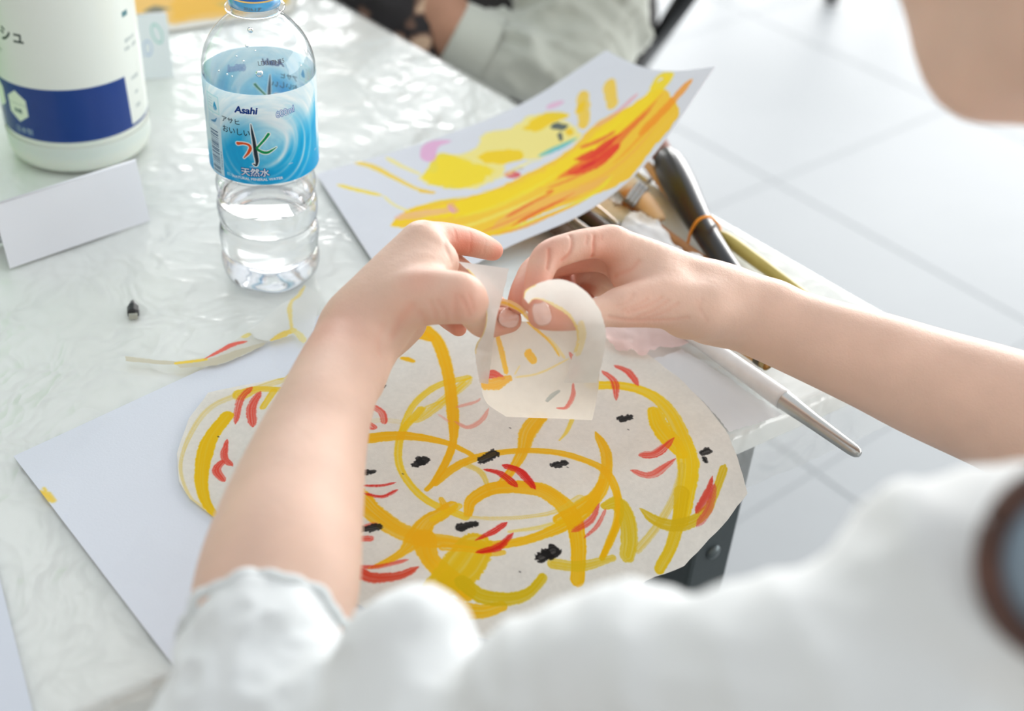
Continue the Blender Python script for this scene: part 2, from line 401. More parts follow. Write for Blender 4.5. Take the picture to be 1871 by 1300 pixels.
# walls with tall windows, beyond the view
wallm = mat('white_plaster', (.82, .83, .83), rough=.8); framem = mat('window_frame_white', (.75, .76, .77), rough=.4)
def slab(name, lo, hi, m, kind='structure', parent=None):
    lo, hi = np.array(lo, float), np.array(hi, float); h_ = (hi-lo)/2
    o = mesh(name, *boxv((lo+hi)/2, (h_[0], 0, 0), (0, h_[1], 0), (0, 0, h_[2])), m, parent, smooth=False); fixn(o)
    if parent is None: tag(o, kind=kind)
    return o
wb_ = slab('wall_back', (-4.2, 6.6, 0), (5.5, 6.75, .5), wallm)
for lo, hi in [((-4.2, 6.6, 2.75), (5.5, 6.75, 3.0)), ((-4.2, 6.6, .5), (-2.4, 6.75, 2.75)), ((1.3, 6.6, .5), (1.6, 6.75, 2.75)), ((4.9, 6.6, .5), (5.5, 6.75, 2.75))]: slab('wall_section', lo, hi, wallm, parent=wb_)
wr_ = slab('wall_right', (5.5, -2.3, 0), (5.65, 6.75, .5), wallm)
for lo, hi in [((5.5, -2.3, 2.75), (5.65, 6.75, 3.0)), ((5.5, -2.3, .5), (5.65, -1.5, 2.75)), ((5.5, 2.2, .5), (5.65, 2.5, 2.75)), ((5.5, 5.9, .5), (5.65, 6.75, 2.75))]: slab('wall_section', lo, hi, wallm, parent=wr_)

wallw = mat('warm_wall_paint', (.42, .385, .35), rough=.85)
slab('added_wall_front', (-3.2, -1.75, 0), (5.5, -1.6, 3.0), wallw); slab('added_wall_left', (-3.35, -1.75, 0), (-3.2, 6.6, 3.0), wallw)  # unseen walls added close by to block low sky light from behind and left

# ---------------------------------------------------------------- the table
white_lam = mat('white_laminate', srgb(240, 242, 239), rough=.5, noise=(5, .35, srgb(236, 239, 234)))
steel_dark = mat('dark_grey_steel', srgb(58, 66, 68), rough=.42, metal=.3, bump=(300, .0001))
rivetm = mat('steel_rivet', srgb(95, 103, 105), rough=.35, metal=.8)
def tpt(u_, v_, z=0.): q = K0+FU*u_+NV*v_; return np.array([q[0], q[1], TT+z])
tbl = thing('folding_table', (K0[0], K0[1], 0), 'long white folding work table on dark steel legs, covered in clear plastic film', 'table')
top = [tpt(0, 0), tpt(TU, 0), tpt(TU, TV), tpt(0, TV)]
v = [q-np.array([0, 0, .0005]) for q in top]+[q-np.array([0, 0, .026]) for q in top]
o = mesh('tabletop', v, [(0, 1, 2, 3), (7, 6, 5, 4), (0, 4, 5, 1), (1, 5, 6, 2), (2, 6, 7, 3), (3, 7, 4, 0)], white_lam, tbl, smooth=False); fixn(o); bevel(o, .002)
def leg(u_, v_, rivet=False):
    c = tpt(u_, v_, 0); ax = np.array([*FU, 0])*.019; ay = np.array([*NV, 0])*.019
    lo = c.copy(); lo[2] = (TT-.026)/2
    o = mesh('leg', *boxv(lo, ax, ay, (0, 0, (TT-.026)/2)), steel_dark, tbl, smooth=False); fixn(o); bevel(o, .003)
    if rivet:
        pr, fr = lathe([(.0, .0035), (.003, .0032), (.0055, .0018), (.006, 0), (.006, -.002)], c+np.array([0, 0, -.135])-ax*1.0+ay*.0, 20, axis=-np.array([*FU, 0]), close=False)
        mesh('rivet', pr, fr, rivetm, o)
    f2, ff = boxv((lo[0], lo[1], .006), ax*1.15, ay*1.15, (0, 0, .006)); mesh('foot_cap', f2, ff, mat('black_rubber', (.02, .02, .02), .8), o, smooth=False)
LEGUV = (.03, .238)
leg(.035, .150, True); leg(.035, TV-.06); leg(TU-.06, .05); leg(TU-.06, TV-.06)
for vv in (.03, TV-.03):
    a, b = tpt(.06, vv, -.042), tpt(TU-.06, vv, -.042); d = (b-a)/2
    o = mesh('apron_rail', *boxv((a+b)/2, d, np.array([*NV, 0])*.008, (0, 0, .015)), steel_dark, tbl, smooth=False); fixn(o)

def facing(nt, f0, scale=1.0, power=5.0):
    N = nt.nodes.new; lw = N('ShaderNodeLayerWeight'); lw.inputs[0].default_value = .5
    p = N('ShaderNodeMath'); p.operation = 'POWER'; p.inputs[1].default_value = power; nt.links.new(lw.outputs['Facing'], p.inputs[0])
    q = N('ShaderNodeMath'); q.operation = 'MULTIPLY_ADD'; q.inputs[1].default_value = (1-f0)*scale; q.inputs[2].default_value = f0; nt.links.new(p.outputs[0], q.inputs[0]); return q.outputs[0]
# ---------------------------------------------------------------- clear film over the table
def film_mat(name, haze, hz_col, rough=.22, tint=(.995, .997, .995)):
    m = D.materials.new(name); m.use_nodes = True; nt = m.node_tree; nt.nodes.clear(); N = nt.nodes.new; L = nt.links.new
    out = N('ShaderNodeOutputMaterial'); tr = N('ShaderNodeBsdfTransparent'); gl = N('ShaderNodeBsdfGlossy'); df = N('ShaderNodeBsdfDiffuse'); tl = N('ShaderNodeBsdfTranslucent')
    tr.inputs[0].default_value = (*tint, 1); gl.inputs['Roughness'].default_value = rough; gl.inputs['Color'].default_value = (1, 1, 1, 1)
    df.inputs[0].default_value = (*hz_col, 1); tl.inputs[0].default_value = (*hz_col, 1)
    a = N('ShaderNodeMixShader'); a.inputs[0].default_value = .5; L(df.outputs[0], a.inputs[1]); L(tl.outputs[0], a.inputs[2])
    b = N('ShaderNodeMixShader'); b.inputs[0].default_value = haze; L(tr.outputs[0], b.inputs[1]); L(a.outputs[0], b.inputs[2])
    fr = facing(nt, .085)
    n = N('ShaderNodeTexNoise'); n.noise_type = 'RIDGED_MULTIFRACTAL'; n.inputs['Scale'].default_value = 7; n.inputs['Detail'].default_value = 5; n.inputs['Distortion'].default_value = 1.4
    tc = N('ShaderNodeTexCoord'); L(tc.outputs['Object'], n.inputs['Vector']); bp = N('ShaderNodeBump'); bp.inputs['Distance'].default_value = .0032; bp.inputs['Strength'].default_value = 1.
    n3 = N('ShaderNodeTexNoise'); n3.inputs['Scale'].default_value = 9; n3.inputs['Detail'].default_value = 3; L(tc.outputs['Object'], n3.inputs['Vector'])
    va = N('ShaderNodeVectorMath'); va.operation = 'MULTIPLY_ADD'; va.inputs[1].default_value = (.16, .16, .16); L(n3.outputs['Color'], va.inputs[0]); L(tc.outputs['Object'], va.inputs[2])
    mpg = N('ShaderNodeMapping'); mpg.inputs['Scale'].default_value = (1, .45, 1); mpg.inputs['Rotation'].default_value = (0, 0, .6); L(va.outputs[0], mpg.inputs[0])
    vo = N('ShaderNodeTexVoronoi'); vo.inputs['Scale'].default_value = 30; L(mpg.outputs[0], vo.inputs['Vector'])
    vo2 = N('ShaderNodeTexVoronoi'); vo2.inputs['Scale'].default_value = 75; L(va.outputs[0], vo2.inputs['Vector'])
    m1 = N('ShaderNodeMath'); m1.operation = 'MULTIPLY_ADD'; m1.inputs[1].default_value = .55; L(vo.outputs['Distance'], m1.inputs[0]); L(n.outputs['Fac'], m1.inputs[2])
    m2_ = N('ShaderNodeMath'); m2_.operation = 'MULTIPLY_ADD'; m2_.inputs[1].default_value = .22; L(vo2.outputs['Distance'], m2_.inputs[0]); L(m1.outputs[0], m2_.inputs[2])
    L(m2_.outputs[0], bp.inputs['Height']); L(bp.outputs['Normal'], gl.inputs['Normal']); bd = N('ShaderNodeBump'); bd.inputs['Distance'].default_value = .026; L(m2_.outputs[0], bd.inputs['Height']); L(bd.outputs['Normal'], df.inputs['Normal']); L(bd.outputs['Normal'], tl.inputs['Normal'])
    c = N('ShaderNodeMixShader'); L(fr, c.inputs[0]); L(b.outputs[0], c.inputs[1]); L(gl.outputs[0], c.inputs[2]); L(c.outputs[0], out.inputs[0]); return m
filmm = film_mat('clear_film', .26, (.88, .90, .88))
HANG = .05
def hang(u_, v_, z, seed):
    """fold past the far edge (v<0) or the near/right end (u<0) downwards"""
    du, dv = max(0, -u_), max(0, -v_); d = max(du, dv); R = .006
    if d <= 0: return tpt(u_, v_, z)
    ang = min(d/R, 1.45); run = R*math.sin(ang); drop = R*(1-math.cos(ang)); rest = d-R*ang
    if rest > 0: run += rest*math.cos(ang)+.010*(rest/.05)*(fbm(u_*22, v_*22, seed)-.3); drop += rest*math.sin(ang)
    return tpt(-run if du > 0 and du >= dv else u_, -run if dv > du else v_, z-drop)
# near edge is v axis at u<0, far edge is u axis at v<0
us = np.r_[np.linspace(-HANG, 0, 14)[:-1], np.linspace(0, TU, 330)]
vs_ = np.r_[np.linspace(-HANG, 0, 14)[:-1], np.linspace(0, TV, 190)]
V = []; nz = {}
UU, VV = np.meshgrid(us, vs_, indexing='ij')
wr = ridge(UU*9+1.3*fbm(UU*5, VV*5, 3), VV*5+1.5*fbm(UU*4, VV*4, 8), 11)*.5+ridge(UU*23+VV*9, VV*14-UU*6, 21)*.35
h = .0004+.0011*np.clip(wr-.25, 0, 1)
low = np.clip((UU-.50)/.12, 0, 1)                                           # looser, deeper creases away from the papers
h = h*(1+.35*low)
for i, a in enumerate(us):
    for j, b in enumerate(vs_): V.append(hang(a, b, h[i, j], 5))
nj = len(vs_); fs = [(i*nj+j, i*nj+j+1, (i+1)*nj+j+1, (i+1)*nj+j) for i in range(len(us)-1) for j in range(nj-1)]
o = mesh('plastic_sheet', V, fs, filmm, loc=tpt(0, 0)); fixn(o)
tag(o, 'clear crinkled plastic film spread over the whole white table and hanging past its edge', 'plastic sheet')

# ================================================================ PAPERS
def plane_surf(h0, amp=.0, seed=0):
    def f(a, b): return np.array([a, b, TT+h0+amp*(fbm(a*14, b*14, seed)-.3)])
    return f
UN = np.array([NV[1], -NV[0]]); UN = UN if UN@FU < 0 else -UN      # outward normal of the near edge
WH0 = .0034
def washi_surf(s, t):
    q = np.array([s, t]); d = (q-B0)@UN+.004
    z = WH0+.0018*fbm(s*16, t*16, 6)
    if d > 0:
        R = .11; ang = min(d/R, .62); run = R*math.sin(ang); drop = R*(1-math.cos(ang)); rest = d-R*ang
        if rest > 0: run += rest*math.cos(ang); drop += rest*math.sin(ang)
        q = q-UN*(d-run); z -= drop
    return np.array([q[0], q[1], TT+z])
WH = paper_mat('drawing_paper', col=srgb(222, 228, 238), transl=.12)
# large white drawing sheet, lower left
sh = Sheet(plane_surf(.0024), 1, 1)
a = P(25, 835, .0024)[:2]; b = P(220, 745, .0024)[:2]; c = P(300, 1195, .0024)[:2]
e1 = nrm(b-a); e2 = nrm(c-a)
C_ = Canvas(.40, .30, 1500, srgb(222, 228, 238) and (226, 231, 240)); C_.mottle(30, .012)
def sheet_uvs(a, e1, e2):
    def f(s, t):
        q = a+e1*s+e2*t; w_ = washi_surf(q[0], q[1]); d = (q-B0)@UN+.004
        return np.array([q[0], q[1], TT+.0024+.0004*fbm(s*20, t*20, 4)]) if d <= 0 else w_-np.array([0, 0, .0024])
    return f
big = Sheet(sheet_uvs(a, e1, e2), .40, .30)
C_.stroke(big.cv([(70, 900), (84, 905), (97, 916)]), [.003, .006, .004], (246, 205, 60), .9)
C_.stroke(big.cv([(80, 893), (84, 897)]), [.002, .002], (246, 205, 60), .9)
o = big.build('drawing_sheet', [(0, 0), (.30, 0), (.30, .215), (0, .215)], paper_mat('drawing_paper_spotted', C_.image('drawing_sheet_print'), transl=.1), thick=.0005, step=.02, loc=a.tolist()+[TT])
tag(o, 'large blank white drawing sheet with a yellow speck, lying under the ringed tissue sheet', 'paper')
# blank sheet at the lower left corner of the photo
a2 = P(0, 1060, .0022)[:2]; d_ = nrm(P(60, 1300, .0022)[:2]-a2); n_ = np.array([d_[1], -d_[0]])
if n_[0] > 0: n_ = -n_
s2 = Sheet(plane_surf(.0022), 1, 1); q0 = a2-d_*.035
o = s2.build('blank_sheet', [q0, q0+n_*.2, q0+n_*.2+d_*.25, q0+d_*.25], WH, thick=.0005, step=.03, loc=q0.tolist()+[TT])
tag(o, 'blank white paper sheet at the bottom left corner, only its slanting edge in view', 'paper')

# ---- the long washi (tissue) sheet painted with yellow rings
W0 = np.array([-.32, .14]); WW, WHH = .62, .56
wa = Sheet(washi_surf, WW, WHH, W0[0], W0[1])
print('washi corner', wa.st(1365, 900), wa.st(650, 1080), wa.st(322, 830))
wc = Canvas(WW, WHH, 3000, (240, 236, 227)); wc.mottle(70, .05, 2); wc.mottle(600, .05, 5)
Y1, Y2, Y3, R1, R2, R3, BK = (252, 190, 0), (252, 208, 0), (250, 222, 120), (226, 24, 16), (238, 70, 52), (244, 150, 130), (22, 20, 20)
S = lambda pts, wpx, col, al=.95, st=.25, tp=(0, 0), ro=.12: wc.stroke(wa.cv(pts), np.array(wpx, float)*4.1e-4 if np.ndim(wpx) else wpx*3.4e-4, col, al, st, tp, rough=ro)
# pale washes first
S([(530, 690), (440, 720), (385, 745), (350, 790), (330, 850), (345, 905), (372, 930)], [16, 13, 12, 9, 6, 5, 6], (238, 212, 120), .75, .5)
S([(680, 770), (700, 768), (735, 772)], 14, (236, 214, 140), .35, .6)
S([(862, 690), (820, 725), (770, 765), (745, 772)], [16, 18, 16, 8], Y2, .7, .75, (.1, .1))
S([(770, 748), (735, 790), (728, 840), (745, 880), (785, 918), (850, 945)], [14, 12, 12, 11, 12, 14], Y2, .85, .35)
S([(855, 690), (800, 705), (760, 735), (740, 770), (733, 800)], [12, 14, 12, 10, 10], Y2, .8, .5)
S([(780, 745), (820, 728), (848, 700)], [9, 12, 8], Y2, .6, .7)
S([(850, 848), (880, 865), (895, 900)], [12, 10, 5], (238, 205, 60), .8, .7)
# big loops
S([(560, 850), (610, 815), (670, 802), (740, 797), (810, 808), (850, 825), (862, 832)], [16, 20, 22, 22, 17, 12, 9], Y1, .96, .2)
S([(778, 600), (800, 625), (818, 680), (826, 740), (829, 800), (818, 838), (795, 878), (780, 895)], [20, 22, 20, 19, 19, 12, 12, 8], Y1, .97, .15)
S([(742, 618), (765, 612), (785, 618)], [20, 24, 20], Y1, .97, .15)
S([(735, 655), (745, 657), (754, 660)], [8, 12, 9], Y1, .95, .2)
S([(795, 885), (830, 855), (880, 834), (950, 824), (1020, 828), (1080, 846), (1112, 868), (1128, 905), (1133, 940), (1118, 985), (1100, 1020)], [10, 15, 15, 12, 12, 13, 13, 13, 12, 10, 9], Y1, .96, .2)
S([(1088, 790), (1106, 825), (1108, 862), (1095, 900), (1065, 925), (1020, 950)], [12, 17, 17, 20, 26, 16], Y1, .95, .3, (.08, 0))
S([(1100, 880), (1075, 930), (1020, 965), (950, 990), (880, 997), (820, 990), (770, 985), (720, 965), (680, 935), (655, 910), (600, 870)], [10, 16, 20, 14, 13, 16, 26, 30, 30, 34, 30], Y1, .96, .3)
S([(1050, 950), (980, 965), (930, 972)], [14, 8, 5], Y2, .6, .8)
S([(855, 940), (862, 915), (895, 895), (935, 890), (985, 895), (1020, 915), (1045, 945), (1056, 985), (1057, 1020), (1055, 1060)], [12, 20, 24, 26, 28, 28, 28, 24, 22, 20], Y1, .96, .2)
S([(850, 945), (900, 948), (960, 945), (1015, 935), (1060, 910)], [6, 8, 7, 8, 14], (240, 206, 70), .7, .6)
S([(985, 762), (965, 790), (955, 825), (935, 860), (915, 885)], [26, 28, 18, 14, 12], Y1, .95, .3)
S([(1045, 768), (1035, 790), (1022, 805)], [8, 7, 3], Y2, .7, .6)
# lower knot
S([(832, 920), (805, 940), (780, 955), (760, 985), (735, 1010), (700, 1030), (672, 1040)], [20, 22, 26, 34, 14, 10, 8], Y1, .96, .3, (.05, .1))
S([(806, 912), (815, 930)], [8, 14], Y1, .9, .3); S([(790, 950), (820, 935), (838, 925)], [10, 14, 12], Y2, .8, .5)
S([(775, 985), (785, 1020), (815, 1050), (850, 1080)], [34, 26, 28, 30], Y1, .97, .2)
S([(868, 1000), (840, 1040), (800, 1075), (785, 1090)], [50, 56, 44, 30], (240, 196, 10), .95, .25)
S([(810, 1000), (860, 1004), (900, 1012), (920, 1010)], [14, 12, 10, 8], Y1, .9, .5)
S([(790, 1085), (830, 1110), (880, 1118), (918, 1108)], [30, 26, 20, 14], Y1, .92, .3)
S([(845, 1065), (880, 1090), (930, 1095), (965, 1085), (985, 1065), (994, 1052)], [22, 22, 20, 18, 14, 14], (226, 190, 10), .95, .3, (0, .03))
S([(1010, 1030), (1060, 1035), (1120, 1020)], [16, 16, 10], (235, 195, 20), .8, .4)
# right side
S([(1080, 704), (1140, 706), (1190, 722), (1225, 755), (1248, 805), (1258, 850), (1252, 905), (1244, 950)], [20, 20, 22, 24, 26, 34, 28, 24], Y2, .9, .3)
S([(1196, 752), (1205, 778), (1225, 805), (1245, 830)], [22, 30, 32, 20], Y2, .96, .2)
S([(1246, 900), (1240, 950), (1226, 1000), (1205, 1040)], [24, 20, 18, 16], (238, 196, 10), .92, .3)
S([(1247, 850), (1235, 900), (1218, 935), (1195, 970), (1165, 1005)], [10, 12, 12, 12, 12], (236, 202, 60), .75, .6)
S([(1170, 930), (1195, 950), (1225, 960), (1260, 955), (1290, 935), (1305, 905), (1325, 850)], [12, 18, 20, 16, 12, 12, 14], (228, 190, 20), .93, .3, (.08, .04))
S([(1105, 925), (1128, 920), (1145, 945), (1150, 985), (1146, 1015)], [12, 26, 26, 26, 22], (232, 196, 20), .93, .3)
S([(1128, 900), (1126, 950), (1112, 990), (1102, 1015)], [9, 9, 9, 8], Y1, .9, .3)
# left rounded end
S([(415, 760), (385, 800), (372, 840), (368, 880), (375, 915), (390, 940)], [20, 22, 24, 20, 16, 10], (247, 200, 8), .97, .15)
S([(440, 722), (470, 712), (510, 712)], [26, 14, 12], (247, 206, 40), .9, .4); S([(500, 715), (480, 745)], [12, 10], (247, 206, 40), .9, .3)
S([(555, 620), (530, 660), (512, 690)], [8, 9, 14], (240, 210, 90), .8, .4)
# held-up part marks are painted on the flap; red whisker strokes
for p_, w_, c_, a_ in [
    ([(460, 708), (440, 730), (430, 775)], [12, 12, 8], R2, .9), ([(476, 716), (460, 745), (462, 780)], [10, 16, 14], R2, .9),
    ([(415, 803), (410, 835), (425, 852)], [5, 12, 10], R2, .95), ([(408, 842), (396, 860), (410, 880)], [10, 14, 10], R2, .95),
    ([(712, 645), (724, 641)], [9, 14], R1, .95), ([(706, 662), (713, 660)], [5, 8], R1, .9),
    ([(680, 742), (698, 755), (703, 775)], [12, 12, 10], R2, .9), ([(672, 775), (682, 782)], [12, 14], R2, .85),
    ([(832, 745), (868, 735), (878, 728)], [6, 9, 4], R3, .7), ([(830, 770), (855, 781), (880, 768), (893, 746)], [6, 10, 9, 4], R3, .75), ([(800, 757), (822, 772)], [4, 7], R3, .45),
    ([(883, 858), (915, 866), (945, 890)], [5, 12, 12], R1, .97), ([(918, 850), (950, 862), (978, 894)], [10, 15, 10], R1, .97),
    ([(660, 888), (695, 888), (723, 882)], [5, 6, 5], R1, .95), ([(665, 902), (698, 908), (727, 895)], [6, 7, 6], R1, .95),
    ([(868, 988), (900, 972), (926, 955)], [3, 11, 9], R1, .97), ([(870, 1010), (910, 1000), (938, 974)], [7, 13, 6], R1, .97),
    ([(655, 970), (672, 960), (690, 958)], [10, 6, 8], R2, .9), ([(658, 985), (678, 985)], [12, 12], R2, .9),
    ([(640, 1036), (690, 1036), (746, 1023)], [7, 8, 7], R2, .95), ([(645, 1040), (680, 1056), (730, 1052), (765, 1036)], [18, 18, 14, 9], (226, 62, 34), .96),
    ([(1100, 678), (1122, 698), (1126, 732)], [9, 14, 6], R2, .93), ([(1122, 668), (1148, 680), (1166, 705)], [8, 15, 9], R2, .9),
    ([(1168, 832), (1200, 828), (1232, 800)], [14, 16, 5], R2, .93), ([(1153, 860), (1190, 868), (1235, 838)], [10, 14, 5], R2, .9),
    ([(1302, 870), (1292, 905), (1272, 938)], [4, 14, 12], (226, 60, 40), .93), ([(1306, 885), (1295, 930), (1273, 962)], [10, 12, 11], (228, 80, 80), .85),
    ([(1095, 920), (1080, 950), (1045, 972)], [4, 12, 10], R2, .85), ([(1107, 930), (1092, 960), (1067, 984)], [5, 7, 4], R2, .8)]:
    S(p_, w_, c_, a_, .55, (.1, .12), .2)
for p_, w_ in [([(686, 712), (697, 706)], [8, 12]), ([(692, 699), (693, 707)], [6, 6]), ([(757, 850), (774, 842)], [9, 14]), ([(764, 838), (770, 846)], [7, 9]),
               ([(662, 863), (684, 863)], [10, 6]), ([(880, 842), (902, 830)], [12, 15]), ([(1016, 851), (1030, 847)], [12, 11]), ([(841, 965), (867, 957)], [12, 8]), ([(660, 968), (692, 963)], [12, 10]),
               ([(988, 1020), (1012, 1008)], [12, 14]), ([(996, 1010), (1004, 1018)], [9, 9]), ([(1136, 767), (1150, 763)], [11, 11]), ([(1284, 828), (1294, 824)], [8, 10]), ([(1287, 838), (1290, 843)], [6, 6])]:
    S(p_, [x_*1.25 for x_ in w_], BK, .97, .25, (0, 0), .6)
for p_ in [(931, 782), (1036, 854), (1147, 785), (949, 1045), (735, 866), (398, 798)]: S([p_, (p_[0]+2, p_[1]+1)], 3, BK, .8, 0)
WI = wc.image('washi_painting')
washi = paper_mat('washi_paper', WI, transl=.32, rough=.85, bump=(1500, .00008))
sheetT = thing('painted_tissue_sheet', (*W0, TT), 'translucent tissue sheet painted with looping yellow rings and red strokes, torn in the hands', 'paper')
out_px = [(520, 690), (440, 705), (380, 718), (345, 765), (323, 830), (327, 880), (347, 912), (390, 945), (450, 1000), (600, 1085), (690, 1120), (850, 1160), (1000, 1190), (1110, 1110), (1180, 1062), (1250, 1035), (1330, 950), (1366, 902),
          (1348, 838), (1325, 785), (1285, 735), (1240, 690), (1180, 645), (1110, 610), (1040, 585), (960, 575), (880, 580), (780, 585), (690, 580), (600, 620)]
o = wa.build('sheet', wa.pts(out_px), washi, sheetT, step=.009, thick=0, jag=.0008)

# ---- pieces of the same tissue torn off, lying by the water bottle
wc2 = Canvas(.16, .10, 2500, (214, 210, 198)); wc2.mottle(90, .05, 3)
so = P(228, 662)[:2]
def rem_surf(s, t): return np.array([s, t, TT+.0046+.0012*fbm(s*30, t*30, 2)])
rs = Sheet(rem_surf, .16, .12, so[0]-.01, so[1]-.03)
wc2 = Canvas(.16, .12, 2500, (222, 221, 212)); wc2.mottle(90, .04, 3)
S2 = lambda pts, wpx, col, al=.95, st=.25, tp=(0, 0), ro=.3: wc2.stroke(rs.cv(pts), np.array(wpx, float)*3.3e-4, col, al, st, tp, rough=ro)
S2([(225, 656), (300, 664), (360, 668), (410, 655), (450, 640), (480, 630)], [18, 16, 22, 26, 22, 12], (206, 198, 172), .9, .15)
S2([(322, 664), (350, 661), (376, 657)], [9, 9, 8], (250, 208, 0), .98, .05)
S2([(374, 656), (400, 643), (425, 630), (452, 624)], [8, 10, 15, 8], (240, 74, 52), .98, .05, (.3, .1))
S2([(446, 614), (452, 612)], [16, 14], (240, 218, 110), .9, .2)
tornm = paper_mat('torn_tissue', wc2.image('torn_tissue_print'), transl=.2, clear=.12)
o = rs.build('torn_strip', rs.pts([(228, 651), (252, 653), (290, 659), (322, 661), (350, 657), (376, 653), (400, 638), (425, 625), (445, 612), (460, 606), (464, 618), (484, 622), (500, 618), (478, 634), (452, 646), (420, 660), (396, 668), (365, 671), (330, 673), (322, 667), (290, 666), (260, 663), (230, 660)]), tornm, step=.004, jag=.0006, loc=[*so, TT])
tag(o, 'thin torn tissue strip with a yellow and red painted edge, beside the big drawing sheet', 'paper scrap')
ss3 = Sheet(lambda s, t: np.array([s, t, TT+.0062+.002*fbm(s*40, t*40, 7)]), .12, .12, P(450, 610)[0]-.01, P(450, 610)[1]-.03)
wc3 = Canvas(.12, .12, 2500, (232, 234, 232)); S3 = lambda pts, wpx, col, al=.95: wc3.stroke(ss3.cv(pts), np.array(wpx, float)*5e-4, col, al, .3, rough=.3)
S3([(554, 524), (546, 540), (533, 551), (529, 566), (531, 585), (533, 602)], [6, 6, 5, 8, 5, 5], (246, 216, 100), .95)
S3([(496, 622), (515, 612), (535, 604)], [4, 12, 10], (250, 205, 12), .97); S3([(535, 604), (548, 612), (552, 622)], [8, 10, 12], (244, 226, 130), .9)
o = ss3.build('torn_corner', ss3.pts([(456, 606), (515, 555), (536, 545), (556, 521), (585, 540), (575, 600), (556, 630), (535, 612), (497, 624), (470, 620)]), paper_mat('torn_corner_paper', wc3.image('torn_corner_print'), transl=.35, clear=.25), step=.004, jag=.0006, loc=[*P(450, 610)[:2], TT])
tag(o, 'torn white tissue corner outlined by a thin yellow line, in front of the water bottle', 'paper scrap')

# ---- the bright painting with its lifted right end
def bez(p, u):
    p = np.array([P(*q) for q in p]) if not isinstance(p, np.ndarray) else p
    c = catmull(p, 12); x = u*(len(c)-1); i = int(np.clip(math.floor(x), 0, len(c)-2)); return c[i]+(c[i+1]-c[i])*(x-i)
TOPC = catmull(np.array([P(578, 318, .004), P(770, 262, .004), P(950, 192, .016), P(1108, 92, .050)]), 12)
BOTC = catmull(np.array([P(735, 560, .004), P(915, 458, .010), P(1075, 385, .030), P(1188, 290, .062), P(1306, 122, .115)]), 12)
def arcl(c):
    L = np.r_[0, np.cumsum(np.linalg.norm(np.diff(c, axis=0), axis=1))]; return L/L[-1]
AT_, AB_ = arcl(TOPC), arcl(BOTC)
def at(c, A, u): return np.array([np.interp(u, A, c[:, i]) if 0 <= u <= 1 else (c[0, i]+(c[1, i]-c[0, i])*u/A[1] if u < 0 else c[-1, i]+(c[-1, i]-c[-2, i])*(u-1)/(1-A[-2])) for i in range(3)])
PW, PH = .364, .257
def paint_surf(s, t):
    u, v_ = s/PW, t/PH; p, q = at(TOPC, AT_, u), at(BOTC, AB_, u); r = p*(1-v_)+q*v_
    return r-np.array([0, 0, 1])*.010*math.sin(math.pi*min(max(v_, 0), 1))*min(max(u*1.4-.3, 0), 1)
pt = Sheet(paint_surf, PW, PH)
print('painting edges', np.linalg.norm(TOPC[-1]-TOPC[0]), np.linalg.norm(BOTC[-1]-BOTC[0]), np.linalg.norm(TOPC[0]-BOTC[0]), np.linalg.norm(TOPC[-1]-BOTC[-1]))
pc = Canvas(PW, PH, 2600, (228, 231, 238)); pc.mottle(40, .012)
def T(pts, wpx, col, al=.9, st=.3, tp=(.1, .1), ro=.25, k=None):
    cv = pt.cv(pts); q = np.array(pts, float)
    sc = (np.linalg.norm(cv[-1]-cv[0])/max(np.linalg.norm(q[-1]-q[0]), 1)) if k is None else k
    pc.stroke(cv, np.array(wpx, float)*1.25*min(max(sc, 2.5e-4), 6e-4), col, al, st, tp, rough=ro)
def TP(pts, col, al=.9, wob=.003, soft=.0014, seed=1): pc.poly(catmull(np.vstack([pt.cv(pts), pt.cv(pts[:1])]), 5), col, al, soft=soft, wob=wob, seed=seed)
YA, YB, YC, OR, RD = (255, 226, 0), (254, 208, 40), (254, 238, 130), (255, 146, 0), (240, 44, 8)
TP([(800, 290), (840, 282), (870, 270), (885, 245), (930, 235), (975, 210), (1010, 215), (1050, 230), (1060, 255), (1020, 270), (985, 290), (930, 295), (915, 320), (870, 345), (820, 340), (775, 335), (770, 320), (800, 312)], YC, .85, .004, .003, 4)
TP([(770, 325), (800, 283), (830, 285), (865, 300), (900, 310), (875, 335), (840, 345), (790, 338)], YA, .7, .005, .002, 8)
TP([(872, 288), (895, 277), (945, 275), (955, 290), (920, 300), (885, 298)], (252, 214, 0), .85, .003, .0015, 3)
TP([(955, 235), (985, 212), (1010, 205), (1040, 212), (1010, 225), (985, 240)], (252, 214, 0), .85, .003, .0015, 5)
TP([(722, 400), (760, 378), (850, 362), (905, 345), (960, 320), (1040, 275), (1090, 225), (1140, 200), (1190, 170), (1215, 165), (1240, 195), (1235, 220), (1190, 275), (1150, 325), (1090, 355), (1020, 380), (960, 405), (905, 432), (850, 425), (780, 415), (720, 415)], YB, .95, .003, .0015, 6)
TP([(735, 398), (850, 365), (960, 330), (1060, 268), (1110, 225), (1160, 190), (1190, 180), (1150, 230), (1080, 290), (980, 345), (880, 385), (800, 400)], YA, .9, .005, .002, 9)
